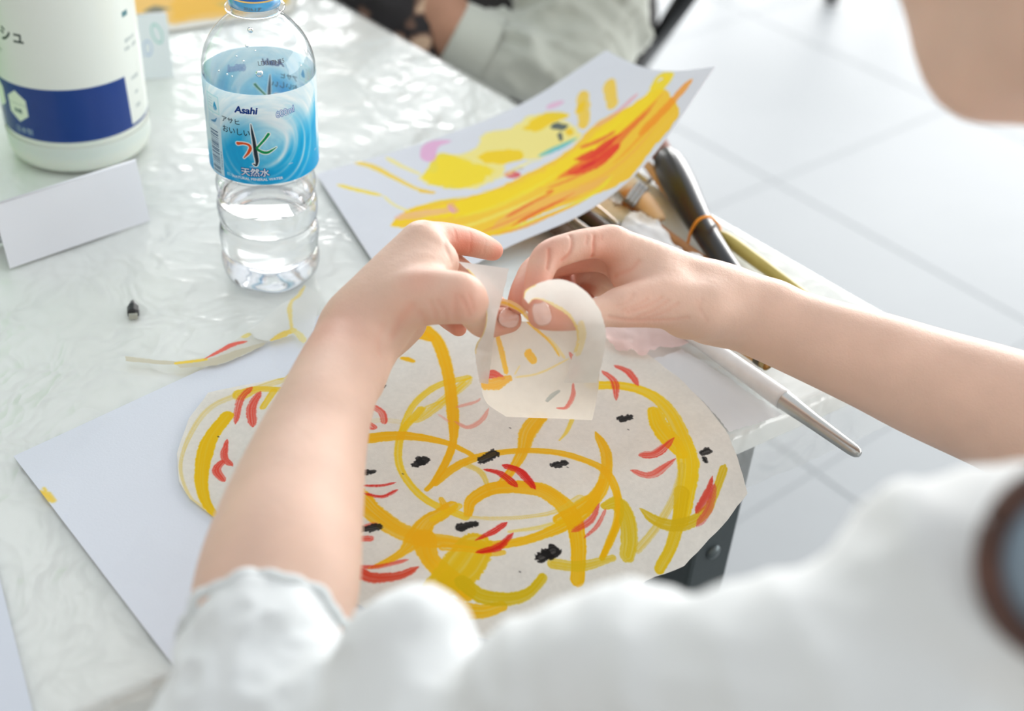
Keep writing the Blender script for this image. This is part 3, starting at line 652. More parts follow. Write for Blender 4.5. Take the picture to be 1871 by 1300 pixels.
for p_, w_, c_, a_ in [([(1150, 225), (1180, 190), (1212, 150)], [34, 42, 34], YA, .95), ([(1170, 245), (1215, 200), (1262, 148)], [26, 26, 26], OR, .75), ([(1190, 165), (1205, 140), (1225, 140), (1215, 160)], [12, 12, 12, 12], YA, .95),
    ([(1112, 148), (1116, 175), (1121, 198)], [22, 20, 18], YB, .85), ([(1064, 168), (1066, 200), (1068, 235)], [20, 22, 18], YB, .85), ([(1063, 190), (1058, 205)], [14, 14], (250, 208, 0), .9),
    ([(640, 295), (680, 305), (720, 325), (760, 345), (795, 353)], [10, 12, 9, 7, 7], (252, 214, 60), .9), ([(765, 350), (795, 353)], [6, 7], (250, 200, 0), .9), ([(705, 288), (735, 305), (770, 320)], [9, 8, 6], YC, .8),
    ([(616, 338), (650, 347), (698, 358)], [7, 8, 7], (253, 224, 50), .95), ([(700, 358), (720, 375), (750, 388)], [5, 5, 5], YC, .7),
    ([(720, 412), (740, 402), (770, 395)], [10, 16, 10], (252, 214, 0), .9), ([(722, 398), (770, 392), (830, 383)], [16, 20, 14], (246, 190, 180), .75), ([(822, 375), (832, 388)], [12, 12], (238, 170, 205), .85),
    ([(900, 420), (960, 385), (1020, 362), (1070, 345), (1120, 320)], [22, 34, 30, 26, 16], (252, 186, 100), .75), ([(925, 398), (970, 372), (1010, 352)], [9, 10, 6], (243, 110, 40), .75), ([(945, 405), (1000, 378), (1060, 358)], [6, 6, 4], (243, 120, 50), .6),
    ([(880, 425), (930, 405), (975, 385)], [5, 5, 4], (246, 120, 60), .6), ([(1000, 352), (1010, 349)], [7, 6], RD, .8),
    ([(1020, 325), (1070, 300), (1120, 265), (1145, 240), (1190, 200)], [14, 34, 34, 18, 12], (245, 110, 30), .75), ([(1040, 315), (1090, 298), (1130, 265)], [22, 36, 20], RD, .95), ([(1060, 270), (1100, 255), (1125, 240)], [10, 14, 8], (240, 90, 50), .8),
    ([(1130, 262), (1165, 225), (1200, 185)], [8, 9, 6], (244, 120, 30), .7), ([(1000, 345), (1060, 320), (1090, 305)], [8, 12, 10], (244, 110, 40), .6),
    ([(1085, 232), (1120, 212), (1165, 172)], [8, 12, 14], (240, 170, 180), .75), ([(1095, 340), (1150, 300), (1205, 240), (1240, 200)], [14, 16, 16, 14], (253, 210, 60), .9), ([(910, 430), (1000, 395), (1090, 350), (1120, 320)], [14, 12, 12, 10], (250, 232, 40), .9),
    ([(1003, 196), (1015, 192), (1028, 187)], [14, 16, 10], (238, 182, 215), .85), ([(983, 286), (1010, 275), (1030, 266), (1055, 252)], [6, 16, 14, 5], (90, 196, 204), .9),
    ([(1012, 230), (1032, 234)], [16, 14], (62, 80, 92), .92), ([(1022, 244), (1026, 258)], [8, 6], (50, 66, 80), .9), ([(1038, 238), (1044, 246)], [12, 10], (250, 205, 10), .9),
    ([(930, 318), (942, 322)], [16, 16], (228, 62, 66), .92), ([(936, 312), (955, 308)], [6, 6], (150, 140, 160), .8)]:
    T(p_, w_, c_, a_)
for p_, w_, c_, a_ in [([(790, 425), (860, 412), (930, 385), (1000, 350)], [6, 12, 12, 6], (255, 244, 120), .8), ([(830, 400), (900, 380), (960, 352), (1020, 315)], [8, 14, 14, 8], (255, 236, 60), .8),
    ([(890, 432), (950, 418), (1010, 392), (1070, 366)], [7, 12, 12, 6], (253, 170, 60), .8), ([(860, 438), (900, 428), (950, 412)], [9, 9, 5], (252, 214, 0), .9), ([(935, 414), (990, 384), (1050, 352)], [8, 12, 6], (244, 100, 24), .85),
    ([(1015, 330), (1080, 290), (1150, 232), (1210, 172)], [8, 14, 12, 7], (250, 120, 10), .8), ([(1120, 300), (1175, 245), (1235, 175)], [8, 12, 9], (255, 160, 20), .75), ([(1040, 345), (1100, 322), (1160, 275), (1210, 215)], [7, 12, 10, 6], (254, 190, 70), .8),
    ([(1075, 262), (1120, 232), (1150, 205)], [9, 14, 8], (255, 232, 0), .9), ([(905, 330), (960, 300), (990, 292)], [6, 12, 6], (255, 244, 150), .8), ([(880, 350), (930, 345), (980, 322)], [5, 8, 5], (252, 216, 30), .8),
    ([(740, 392), (790, 372), (850, 360)], [5, 9, 5], (252, 214, 0), .85), ([(1050, 292), (1085, 282), (1120, 255), (1135, 245)], [12, 26, 24, 8], (236, 30, 6), .9), ([(1062, 308), (1088, 296)], [14, 12], (230, 24, 8), .9)]:
    T(p_, w_, c_, a_, .45, (.2, .3), .35)
TP([(768, 290), (770, 270), (790, 258), (825, 258), (800, 270), (795, 292), (780, 296)], (238, 178, 218), .85, .001, .001, 2)
pm = paper_mat('painting_paper', pc.image('painting_print'), transl=.12, rough=.7)
o = pt.build('painting', [(0, 0), (PW, 0), (PW, PH), (0, PH)], pm, step=.008, thick=.0005, loc=TOPC[0].tolist())
tag(o, 'bright yellow, orange and red painting on white paper, right end curled up over the brushes', 'painting')

# ---- yellow painting lying at the far end behind the water bottle
fs0 = Sheet(lambda s, t: np.array([s, t, TT+.0022]), .50, .42, P(240, -60)[0]-.05, P(240, 20)[1]-.05)
fc = Canvas(.50, .42, 1200, (236, 234, 226))
fsP = lambda pts, col, al=.9, seed=1: fc.poly(fs0.cv(pts), col, al, soft=.002, wob=.006, seed=seed)
fsP([(225, -120), (520, -120), (515, 5), (480, 12), (440, 30), (380, 36), (325, 42), (312, 46), (305, 30), (225, 30)], (246, 205, 110), .95, 3)
fsP([(310, -100), (500, -100), (500, 5), (440, 20), (380, 26), (318, 38)], (247, 196, 60), .7, 6)
fsP([(258, 20), (285, 12), (310, 14), (300, 24), (275, 26)], (110, 122, 122), .8, 8)
fsP([(395, 4), (420, 2), (430, 8), (400, 10)], (200, 190, 120), .8, 8); fsP([(232, -6), (244, -8), (240, 4)], (120, 160, 140), .7, 8)
fsP([(508, 3), (524, -4), (526, 4), (512, 9)], (248, 206, 20), .95, 9)
o = fs0.build('yellow_painting', fs0.pts([(195, -110), (560, -130), (552, -20), (534, 22), (330, 54), (200, 66)]), paper_mat('yellow_painting_paper', fc.image('yellow_painting_print')), step=.02, thick=.0004, loc=[*P(300, 20)[:2], TT])
tag(o, 'orange-yellow painting lying flat behind the water bottle at the top of the view', 'painting')

# ---------------------------------------------------------------- folded name cards
cardm = mat('card_stock', srgb(222, 226, 232), rough=.6, bump=(500, .00004))
def tent(name, fl, fr, tr, hgt, label, depth=None, extra=None, m=cardm, tl=None, group=None):
    """fl/fr: px of the front foot; tr, tl: px of the ridge ends at height hgt"""
    a, b = P(*fl, .0016), P(*fr, .0016); d = P(*tr, hgt); c = d+(a-b); back = nrm(np.array([-(b-a)[1], (b-a)[0], 0])); back = back if back[1] > 0 else -back
    dep = abs((d-b)@back)*2; e, f = b+back*dep, a+back*dep; e[2] = f[2] = a[2]
    th = .0006; t = thing(name, (a+b+e+f)/4, label, 'name card', group)
    def panel(n, p, q, r, s_, im=None):
        nn = nrm(np.cross(q-p, s_-p)); vv = [x+nn*th/2 for x in (p, q, r, s_)]+[x-nn*th/2 for x in (p, q, r, s_)]
        return fixn(mesh(n, vv, [(0, 1, 2, 3), (7, 6, 5, 4), (0, 4, 5, 1), (1, 5, 6, 2), (2, 6, 7, 3), (3, 7, 4, 0)], im or m, t, smooth=False, uv=[(0, 0), (1, 0), (1, 1), (0, 1)]*2))
    panel('front_panel', a, b, d, c, extra); panel('back_panel', e, f, c, d)
    ra, rf = tube([c, d], .0009, 8); mesh('folded_edge', ra, rf, m, t)
    return t
tent('name_card', (18, 491), (274, 403), (248, 293), .042, 'blank white tent-folded name card standing in front of the white bottle', tl=(-27, 357))
nc = Canvas(.06, .075, 3000, (214, 222, 226))
def el(cx, cy, rx, ry, rot, w_, col):
    t = np.linspace(.3, 2*math.pi+.25, 22); x = rx*np.cos(t); y = ry*np.sin(t); nc.stroke(np.stack([cx+x*math.cos(rot)-y*math.sin(rot), cy+x*math.sin(rot)+y*math.cos(rot)], 1), [w_]*4, col, .85, .4, smooth=False)
el(.0405, .052, .0075, .0115, .45, .0026, (90, 176, 160)); el(.0225, .036, .0065, .0085, -.1, .0024, (130, 160, 205))
nc.stroke([(.010, .046), (.007, .038), (.008, .030), (.012, .027)], .0024, (130, 160, 205), .85, .3)
nm_ = mat('card_with_writing', (.7, .7, .7), rough=.6); im = nm_.node_tree.nodes.new('ShaderNodeTexImage'); im.image = nc.image('name_card_print'); nm_.node_tree.links.new(im.outputs[0], nm_.node_tree.nodes['Principled BSDF'].inputs['Base Color'])
tent('name_card', (252, 146), (318, 141), (304, 24), .050, 'small white name card with green and blue letters, behind the white bottle', tl=(234, 28), extra=nm_)

# ---------------------------------------------------------------- small black chip
cc = P(244, 572, .001); a3 = nrm(P(244, 540)-P(244, 575)); s3 = np.cross(a3, (0, 0, 1))
pts = []; fs_ = []
for (t_, w_, h_) in [(-.0048, .0029, .0042), (-.0036, .0036, .0056), (.002, .0036, .0062), (.0062, .0022, .0050), (.0105, .0004, .0030)]:
    for sx, zz in [(-1, 0), (1, 0), (1.0, .55), (.25, 1), (-.5, .95), (-1, .5)]: pts.append(cc+a3*t_+s3*w_*sx+np.array([0, 0, h_*zz+.0004]))
n6 = 6
for j in range(4):
    for k in range(n6): fs_.append((j*n6+k, j*n6+(k+1) % n6, (j+1)*n6+(k+1) % n6, (j+1)*n6+k))
fs_ += [tuple(range(6)), tuple(range(24, 30))]
ct = thing('charcoal_chip', cc, 'tiny pointed black chip lying alone on the film, left of the water bottle', 'chip')
o = mesh('chip_body', pts, fs_, mat('charcoal_black', (.018, .02, .022), .35, bump=(900, .0004)), ct, smooth=False); fixn(o)
bv, bf = boxv(cc-a3*.0062+np.array([0, 0, .0018]), a3*.0012, s3*.0027, (0, 0, .0016)); o = mesh('chip_end', bv, bf, mat('chip_grey_end', srgb(170, 172, 160), .6), ct, smooth=False); tag(o, 'pale grey end of the chip')

# ================================================================ WATER BOTTLE
def shell_mat(name, tint=(.985, .99, .995), f0=.045, edge=.9):
    """thin clear plastic wall: sees straight through, mirrors more towards its edges"""
    m = D.materials.new(name); m.use_nodes = True; nt = m.node_tree; nt.nodes.clear(); N = nt.nodes.new; L = nt.links.new
    out = N('ShaderNodeOutputMaterial'); tr = N('ShaderNodeBsdfTransparent'); gl = N('ShaderNodeBsdfGlossy'); gl.inputs['Roughness'].default_value = .03
    lw = N('ShaderNodeLayerWeight'); lw.inputs[0].default_value = .5
    cr = N('ShaderNodeValToRGB'); cr.color_ramp.elements[0].position = .55; cr.color_ramp.elements[0].color = (*tint, 1)
    cr.color_ramp.elements[1].position = 1.; cr.color_ramp.elements[1].color = (tint[0]*.62, tint[1]*.66, tint[2]*.70, 1); L(lw.outputs['Facing'], cr.inputs[0]); L(cr.outputs[0], tr.inputs[0])
    c = N('ShaderNodeMixShader'); L(facing(nt, f0, edge, 3.2), c.inputs[0]); L(tr.outputs[0], c.inputs[1]); L(gl.outputs[0], c.inputs[2]); L(c.outputs[0], out.inputs[0]); return m
petm = shell_mat('clear_bottle_plastic')
waterm = mat('water', (1, 1, 1), rough=0., trans=1., ior=1.33, spec=.5)
BC = P(497, 497, .0022); BC = BC+np.array([0, 0, 0])
bot = thing('water_bottle', BC, 'clear plastic mineral water bottle with blue label and blue cap, two thirds empty', 'bottle')
def interp_prof(p, n=6):
    c = catmull(np.array(p, float), n); return [(max(r, .0001), z) for r, z in c]
def petal(t, z):
    k = np.clip(1-z/.014, 0, 1); return 1-.07*k*(.5+.5*math.cos(5*t+.6))
body_p = [(.012, .0045), (.020, .0015), (.026, .0003), (.0295, .0025), (.0318, .008), (.0325, .014), (.0318, .0190), (.0302, .0210), (.0302, .0222), (.0318, .0242), (.0325, .031), (.0326, .036), (.0316, .0405), (.0302, .0425), (.0302, .0438), (.0316, .0458),
          (.0325, .052), (.0325, .057), (.0314, .0615), (.0302, .0632), (.0302, .0645), (.0312, .0665), (.0320, .070), (.0318, .074), (.0300, .0785), (.0295, .081), (.0310, .0840), (.0337, .0862), (.0340, .0885)]
sh_p = [(.0340, .0885), (.0341, .100), (.0341, .130), (.0341, .1475), (.0343, .1500), (.0338, .1560), (.0315, .1640), (.0275, .1715), (.0222, .1780), (.0178, .1822), (.0150, .1845), (.0143, .1862), (.0142, .1890)]
prof = interp_prof(body_p, 4)+[(r, z) for r, z in interp_prof(sh_p, 5)[1:]]
v, f = lathe(prof, BC, 96, close=False, mod=petal); o = mesh('bottle_body', v, f, petm, bot); fixn(o)
vb, fb = lathe([(.0001, .006), (.006, .0058), (.012, .0045)], BC, 96, close=False); o = mesh('bottle_base', vb, fb, petm, bot)
pr = interp_prof([(.0142, .1875), (.0172, .1880), (.0178, .1890), (.0172, .1900), (.0146, .1905), (.0140, .1915), (.0139, .2040)], 3); v, f = lathe(pr, BC, 64, close=False); mesh('neck', v, f, petm, bot)
for t_, z_, r_ in [(4.75, .1835, .0026), (4.72, .1560, .0012), (4.62, .140, .0020), (4.3, .163, .0010), (5.1, .169, .0008)]:
    pass
# water: surface a little under half of the lower body
wl = .0600
wp = [(.0001, .0068)]+[(r-.0006, z+.0006) for r, z in interp_prof(body_p, 4) if z < wl and r > .0125]
wp += [(wp[-1][0]+.0001, wl+.0006), (wp[-1][0]-.0008, wl), (.0001, wl)]
v, f = lathe(wp, BC, 96, close=False, mod=lambda t, z: petal(t, z)); o = mesh('water', v, f, waterm, bot); fixn(o)
# droplets clinging inside the shoulder
dropm = mat('water_drop', (1, 1, 1), rough=0., trans=1., ior=1.33)
for px_, py_, rr in [(457, 55, .0020), (451, 84, .0010), (474, 135, .0024), (432, 103, .0007), (445, 112, .0008), (466, 93, .0006), (400, 130, .0008), (415, 136, .0007), (424, 140, .0006), (550, 120, .0006)]:
    # first hit of the sight line with the shoulder wall
    q = None
    for Z in np.arange(.60, .95, .001):
        w_ = PZ(px_, py_, Z)-BC; rp = np.interp(w_[2], [z for r, z in prof], [r for r, z in prof])
        if w_[2] < .188 and np.hypot(w_[0], w_[1]) < rp: q = PZ(px_, py_, Z+.0012); break
    if q is None: continue
    pv, pf = lathe([(.0001, -rr*.55), (rr*.6, -rr*.42), (rr*.95, 0), (rr*.6, rr*.42), (.0001, rr*.55)], q, 12, axis=nrm(np.array([q[0]-BC[0], q[1]-BC[1], .0])), close=False)
    mesh('droplet', pv, pf, dropm, bot)
# cap
capm = mat('blue_cap_plastic', srgb(22, 112, 205), rough=.28, trans=.0, spec=.5, bump=(2500, .00004)); ringm = mat('light_blue_ring_plastic', srgb(70, 165, 225), rough=.25, trans=.35, ior=1.3)
def ribs(t, z): return 1+.012*(1 if math.cos(60*t) > 0 else 0)
v, f = lathe([(.0148, .1975), (.0152, .1985), (.0152, .2075), (.0146, .2092), (.013, .2098), (.0001, .2098)], BC, 240, close=False, mod=lambda t, z: ribs(t, z) if .198 < z < .208 else 1); o = mesh('cap', v, f, capm, bot)
v, f = lathe([(.0146, .1912), (.0153, .1915), (.0154, .1945), (.0152, .1962), (.0150, .1966)], BC, 64, close=False); o = mesh('tamper_ring', v, f, ringm, bot); tag(o, 'lighter blue band under the cap')
# label print: one design, printed twice around
LW = 2*math.pi*.0344; LH = .0605; LZ = .0880
lc = Canvas(LW, LH, 9000, (70, 190, 230)); yy, xx = np.mgrid[0:lc.H, 0:lc.W]; X = xx/lc.ppm; Y = yy/lc.ppm
hx = X % (LW/2)                       # one half of the wrap
cx_, cy_ = .0655, .0275               # ring centre in the half
# colour field: pale sky upper left, swirl of cyan around the ring
ang = np.arctan2(Y-cy_, hx-cx_); rad = np.hypot(hx-cx_, (Y-cy_)*1.0)
pale = np.array([232, 246, 250.])/255; cy1 = np.array([30, 182, 232.])/255; cy2 = np.array([120, 210, 236.])/255; wht = np.array([.93, .975, .99])
tcol = np.clip((Y-.018+.010*np.sin(hx*90)-.26*(hx-.047))/.018, 0, 1)[..., None]
base = cy1*(1-tcol)+pale*tcol
sw = np.clip(1-np.abs(rad-.0235-.003*np.sin(ang*2+1))/.0095, 0, 1)*np.clip(.25+.9*np.cos(ang+.75), 0, 1)
base = base*(1-sw[..., None])+cy1*sw[..., None]
for r0, wd, am, ph in [(.0150, .0018, .9, -.2), (.0185, .0012, .5, .6), (.0275, .0010, .75, -1.1), (.0330, .0012, .5, -1.4), (.0225, .0009, .4, -.3)]:
    g = np.exp(-((rad-r0-.0012*np.sin(ang*1.5+ph*3))/wd)**2)*am*np.clip(.35+.8*np.cos(ang-ph), 0, 1); base = base*(1-g[..., None])+wht*g[..., None]
g = np.clip(1-rad/.0140, 0, 1)**.5*.75; base = base*(1-g[..., None])+np.array([.83, .95, .98])*g[..., None]
nzl = fbm(hx*220+ang*3, rad*500, 4)-.47; base = base*(1+.22*nzl[..., None]*np.array([1.0, .45, .2]))
g = np.clip((.012-Y)/.012, 0, 1)*.5; base = base*(1-g[..., None])+np.array([.10, .66, .90])*g[..., None]
lc.a[:] = np.clip(base, 0, 1).astype(np.float32)
NAVY = (24, 62, 140); INK = (24, 44, 62)
for k in range(2):
    ox = k*LW/2
    lc.text('Asahi', ox+.0560, .0480, .0062, NAVY, shear=.18, bold=.00022, outline=((240, 248, 250), .0006))
    lc.text('アサヒ', ox+.0455, .0400, .0042, INK, bold=.00005, sx=1.05)
    lc.text('おいしい', ox+.0485, .0332, .0050, INK, bold=.00003, sx=.95)
    st = lambda p, w_, c_, s_=.0: lc.stroke([(ox+a, b) for a, b in p], w_, c_, 1, s_, edge=.0001, rough=.08, smooth=True)
    for ww, col, sc in [(.0013, (238, 248, 250), 1), (0, None, 0)]:
        e = lambda w_: [q+ww for q in w_]
        c1, c2, c3 = (col,)*3 if col else ((22, 40, 55), (236, 92, 32), (26, 158, 92))
        st([(.0585, .0412), (.0590, .0360), (.0597, .0290), (.0602, .0215), (.0606, .0165), (.0600, .0135), (.0585, .0142)], e([.0004, .0014, .0019, .0022, .0026, .0022, .0008]), c1, .25 if not col else 0)
        st([(.0495, .0272), (.0530, .0278), (.0562, .0272), (.0572, .0250), (.0556, .0215), (.0528, .0180)], e([.0022, .0014, .0015, .0020, .0015, .0006]), c2)
        st([(.0685, .0345), (.0660, .0312), (.0625, .0270), (.0612, .0250), (.0640, .0228), (.0672, .0222), (.0705, .0238), (.0728, .0252)], e([.0018, .0015, .0014, .0013, .0018, .0019, .0013, .0004]), c3)
    lc.text('天然水', ox+.0590, .0062, .0058, (245, 250, 252), bold=.00012, outline=((36, 84, 160), .0005), sx=1.02)
    lc.text('NATURAL MINERAL WATER', ox+.0600, .0028, .00235, (240, 250, 255), bold=.00010, outline=((50, 120, 190), .00018), sx=1.08)
    lc.text('軟水', ox+.0425, .0030, .0028, (225, 245, 252))
    t = np.linspace(0, 2*math.pi, 30); lc.stroke(np.stack([ox+.0800+.0052*np.cos(t), .0475+.0058*np.sin(t)], 1), .00055, (250, 252, 255), .95, 0, smooth=False, rough=0)
    lc.text('600ml', ox+.0800, .0455, .0062, (250, 252, 255), outline=((52, 112, 186), .00028), sx=.80, rot=.15)
    # side panel: eco mark, small table, bar code
    x0, x1 = ox+.0255, ox+.0375; bx_ = [(x0, .0005), (x1, .0005), (x1, .0330), (x0, .0330)]; lc.poly(bx_, (226, 240, 246), .95, soft=.0002)
    yb = .0015
    while yb < .0300:
        hh = random.choice([.0003, .0005, .0008]); lc.poly([(x0+.0008, yb), (x1-.0030, yb), (x1-.0030, yb+hh), (x0+.0008, yb+hh)], (40, 78, 120), .85, soft=.0001); yb += hh+random.choice([.0004, .0006, .0009])
    lc.text('4 904230 054610', x1-.0008, .0050, .0018, (70, 120, 160), center=False, rot=math.pi/2)
    lc.poly([(x0, .0345), (x1, .0345), (x1, .0410), (x0, .0410)], (214, 234, 244), .9, soft=.0002); lc.stroke([(x0+.003, .0360), (x0+.007, .0372), (x0+.009, .0395)], [.0010, .0025, .0008], (70, 140, 190), .8, 0)
    lc.poly([(x0, .0425), (x1, .0425), (x1, .0545), (x0, .0545)], (190, 232, 236), .95, soft=.0002); lc.poly([(x0+.0006, .0431), (x1-.0006, .0431), (x1-.0006, .0539), (x0+.0006, .0539)], (232, 246, 248), .95, soft=.0002)
    lc.stroke([(x0+.0082, .0500), (x0+.0082, .0465)], [.001, .0042], (60, 175, 215), .95, 0); 
    for q in range(4): lc.stroke([(x0+.0015, .0515-q*.0018), (x0+.0055, .0515-q*.0018)], .0006, (110, 150, 180), .6, 0)
li = lc.image('water_label_print')
def labelmat(name, im, back):
    m = paper_mat(name, im, transl=.35 if not back else .5, clear=.0, rough=.25, bump=(60, .0006)); return m
n = 128; phi0 = math.atan2(CAM[1]-BC[1], CAM[0]-BC[0])-.20
# print's front half centre (x=.0585) faces phi0; x grows to the right seen from outside = counter-clockwise
def wrap(r, z0, z1, nz_, u0=0., u1=1.):
    v = []; uv = []
    for j in range(nz_+1):
        for k in range(n+1):
            u = u0+(u1-u0)*k/n; th = phi0+(u*LW-.0585)/.0344; rr = r+.00012*math.sin(9*th)*math.sin(40*j/nz_)
            v.append(BC+np.array([rr*math.cos(th), rr*math.sin(th), z0+(z1-z0)*j/nz_])); uv.append((u, j/nz_))
    f = [(j*(n+1)+k, j*(n+1)+k+1, (j+1)*(n+1)+k+1, (j+1)*(n+1)+k) for j in range(nz_) for k in range(n)]; return v, f, uv
v, f, uv = wrap(.0345, LZ, LZ+LH, 10); o = mesh('label', v, f, labelmat('bottle_label', li, False), bot, uv=uv)
# milky white inner face of the label film, seen through the empty bottle
inm = paper_mat('label_inner_face', li, transl=.5, rough=.3); nt = inm.node_tree
for nd in list(nt.nodes):
    if nd.type == 'TEX_IMAGE':
        mx = nt.nodes.new('ShaderNodeMix'); mx.data_type = 'RGBA'; mx.inputs[0].default_value = .42; mx.inputs[7].default_value = (.80, .92, .95, 1)
        nt.links.new(nd.outputs[0], mx.inputs[6])
        for l in list(nt.links):
            if l.from_node == nd and l.to_node != mx: to = l.to_socket; nt.links.remove(l); nt.links.new(mx.outputs[2], to)
v, f, uv = wrap(.03435, LZ+.0002, LZ+LH-.0002, 4); o = mesh('label_inner_face', v, [q[::-1] for q in f], inm, bot, uv=uv)
# dot-printed codes on the shoulder and cap ring
cm = mat('dark_print', (.12, .13, .14), .6)
def arc_text(txt, size, z, th, m, rfun, name, parent, tilt=0.):
    cu = D.curves.new('t', 'FONT'); cu.body = txt; cu.size = size; cu.align_x = 'CENTER'; o = D.objects.new('t', cu); COL.objects.link(o); bpy.context.view_layer.update()
    me = o.evaluated_get(bpy.context.evaluated_depsgraph_get()).to_mesh(); vv = [q.co[:] for q in me.vertices]; ff = [tuple(q.vertices) for q in me.polygons]; D.objects.remove(o)
    out = []
    for x, y, _ in vv:
        zz = z+y*.9; r = rfun(zz)+.00015; t = th+x/r; out.append(parent_c+np.array([r*math.cos(t), r*math.sin(t), zz]))
    return mesh(name, out, ff, m, parent, smooth=False)
parent_c = BC
rf = lambda z: float(np.interp(z, [q[1] for q in prof], [q[0] for q in prof]))
arc_text('LD317N25', .0036, .1655, phi0+.45, cm, rf, 'shoulder_code', bot)
arc_text('2026.2 JP', .0028, .1925, phi0+.1, cm, lambda z: .0154, 'ring_code', bot)

# ================================================================ WHITE PUMP BOTTLE
WB = P(150, 262, .0018)
wbt = thing('white_bottle', WB, 'big white plastic bottle with a navy blue band, cut off at the upper left corner', 'bottle')
hd = mat('white_bottle_plastic', srgb(226, 232, 222), rough=.33, sss=.15, noise=(8, .3, srgb(220, 228, 220)))
pp = interp_prof([(.030, .0015), (.044, .0005), (.0500, .0035), (.0525, .010), (.0530, .018), (.0530, .024), (.0524, .0265), (.0524, .19), (.0526, .21), (.050, .222), (.040, .238), (.026, .248), (.020, .252), (.019, .262)], 5)
v, f = lathe(pp, WB, 96, close=True); mesh('bottle_body', v, f, hd, wbt)
pc_ = WB+np.array([0, 0, .262]); v, f = lathe([(.021, -.004), (.022, 0), (.022, .016), (.019, .020), (.006, .021), (.005, .034), (.0001, .034)], pc_, 48, close=False); o = mesh('pump_collar', v, f, mat('white_pump', (.8, .82, .82), .35), wbt)
v, f = tube(catmull([pc_+np.array(q) for q in [(0, 0, .030), (0, 0, .042), (.012, -.006, .046), (.040, -.018, .044), (.050, -.022, .036)]], 5), .006, 16); mesh('pump_spout', v, f, o.data.materials[0], wbt)
BW = 2*math.pi*.0528; BH = .155
bc = Canvas(BW, BH, 3200, (224, 230, 224))
xc = BW/2                              # faces the camera
def bx2(x, y): return (xc+x, y)
NB = (16, 56, 130)
bc.poly([bx2(-.150, .0), bx2(.0425, .0), bx2(.0405, .042), bx2(-.150, .042)], NB, 1, soft=.0003)
bc.poly([bx2(.0425, 0), bx2(.15, 0), bx2(.15, .0022), bx2(.0425, .0022)], NB, 1, soft=.0003)
yv, xv = np.mgrid[0:bc.H, 0:bc.W]
def hexa(x, y, s_):
    bc.poly([bx2(x+s_*.82*math.cos(a), y+s_*math.sin(a)) for a in np.radians([90, 150, 210, 270, 330, 30])], (222, 236, 214), 1, soft=.0003)
hexa(-.0455, .0245, .0125); hexa(-.0690, .0285, .0125)
bc.text('ノンアルコール', xc-.0455, .0255, .0024, (90, 120, 110)); bc.text('除菌', xc-.0455, .0195, .0038, (60, 90, 90), bold=.0001)
bc.text('日本製', xc-.0430, .0035, .0056, (196, 216, 208)); bc.stroke([bx2(-.052, .0015), bx2(-.034, .0015)], .0004, (196, 216, 208), .8, 0)
bc.text('ウォッシュ', xc-.0545, .0760, .0125, (40, 54, 50), bold=.0003, sx=.85); bc.text('ソフト', xc-.0600, .0640, .0070, (120, 140, 128))
for k, (yy_, tx) in enumerate([(.145, '用途'), (.139, '成分'), (.112, '注意'), (.066, '使用方法'), (.060, '手指・皮膚'), (.036, '内容量'), (.024, '200'), (.013, '保管')]):
    bc.text(tx, xc+.0525, yy_, .0034, (90, 110, 118), rot=.0)
bc.poly([bx2(.0455, .1290), bx2(.0560, .1290), bx2(.0560, .1330), bx2(.0455, .1330)], (70, 90, 100), .85, soft=.0002); bc.poly([bx2(.0465, .0850), bx2(.0535, .0850), bx2(.0535, .0890), bx2(.0465, .0890)], (60, 110, 120), .85, soft=.0002)
bi = bc.image('white_bottle_print'); n = 128; v = []; uv = []; ph = math.atan2(CAM[1]-WB[1], CAM[0]-WB[0])
for j in range(3):
    for k in range(n+1):
        u = k/n; th = ph+(u-.5)*2*math.pi; v.append(WB+np.array([.0529*math.cos(th), .0529*math.sin(th), .0285+BH*j/2])); uv.append((u, j/2))
f = [(j*(n+1)+k, j*(n+1)+k+1, (j+1)*(n+1)+k+1, (j+1)*(n+1)+k) for j in range(2) for k in range(n)]
lm = mat('white_bottle_label', (.7, .7, .7), rough=.22); im = lm.node_tree.nodes.new('ShaderNodeTexImage'); im.image = bi; lm.node_tree.links.new(im.outputs[0], lm.node_tree.nodes['Principled BSDF'].inputs['Base Color'])
mesh('label', v, f, lm, wbt, uv=uv)

gb = mesh('green_reflector', *boxv(P(150, 262)+np.array([-.215, -.02, .150]), (.004, -.012, 0), (.05, .10, 0), (0, 0, .149)), mat('green_plastic', (.17, .62, .12), .4), smooth=False, loc=P(150, 262)+np.array([-.215, -.02, 0])); fixn(gb)  # added bounce panel out of view, throws green light onto the white bottle
tag(gb, 'green plastic folder added left of the white bottle to tint it green, outside the picture', 'reflector')

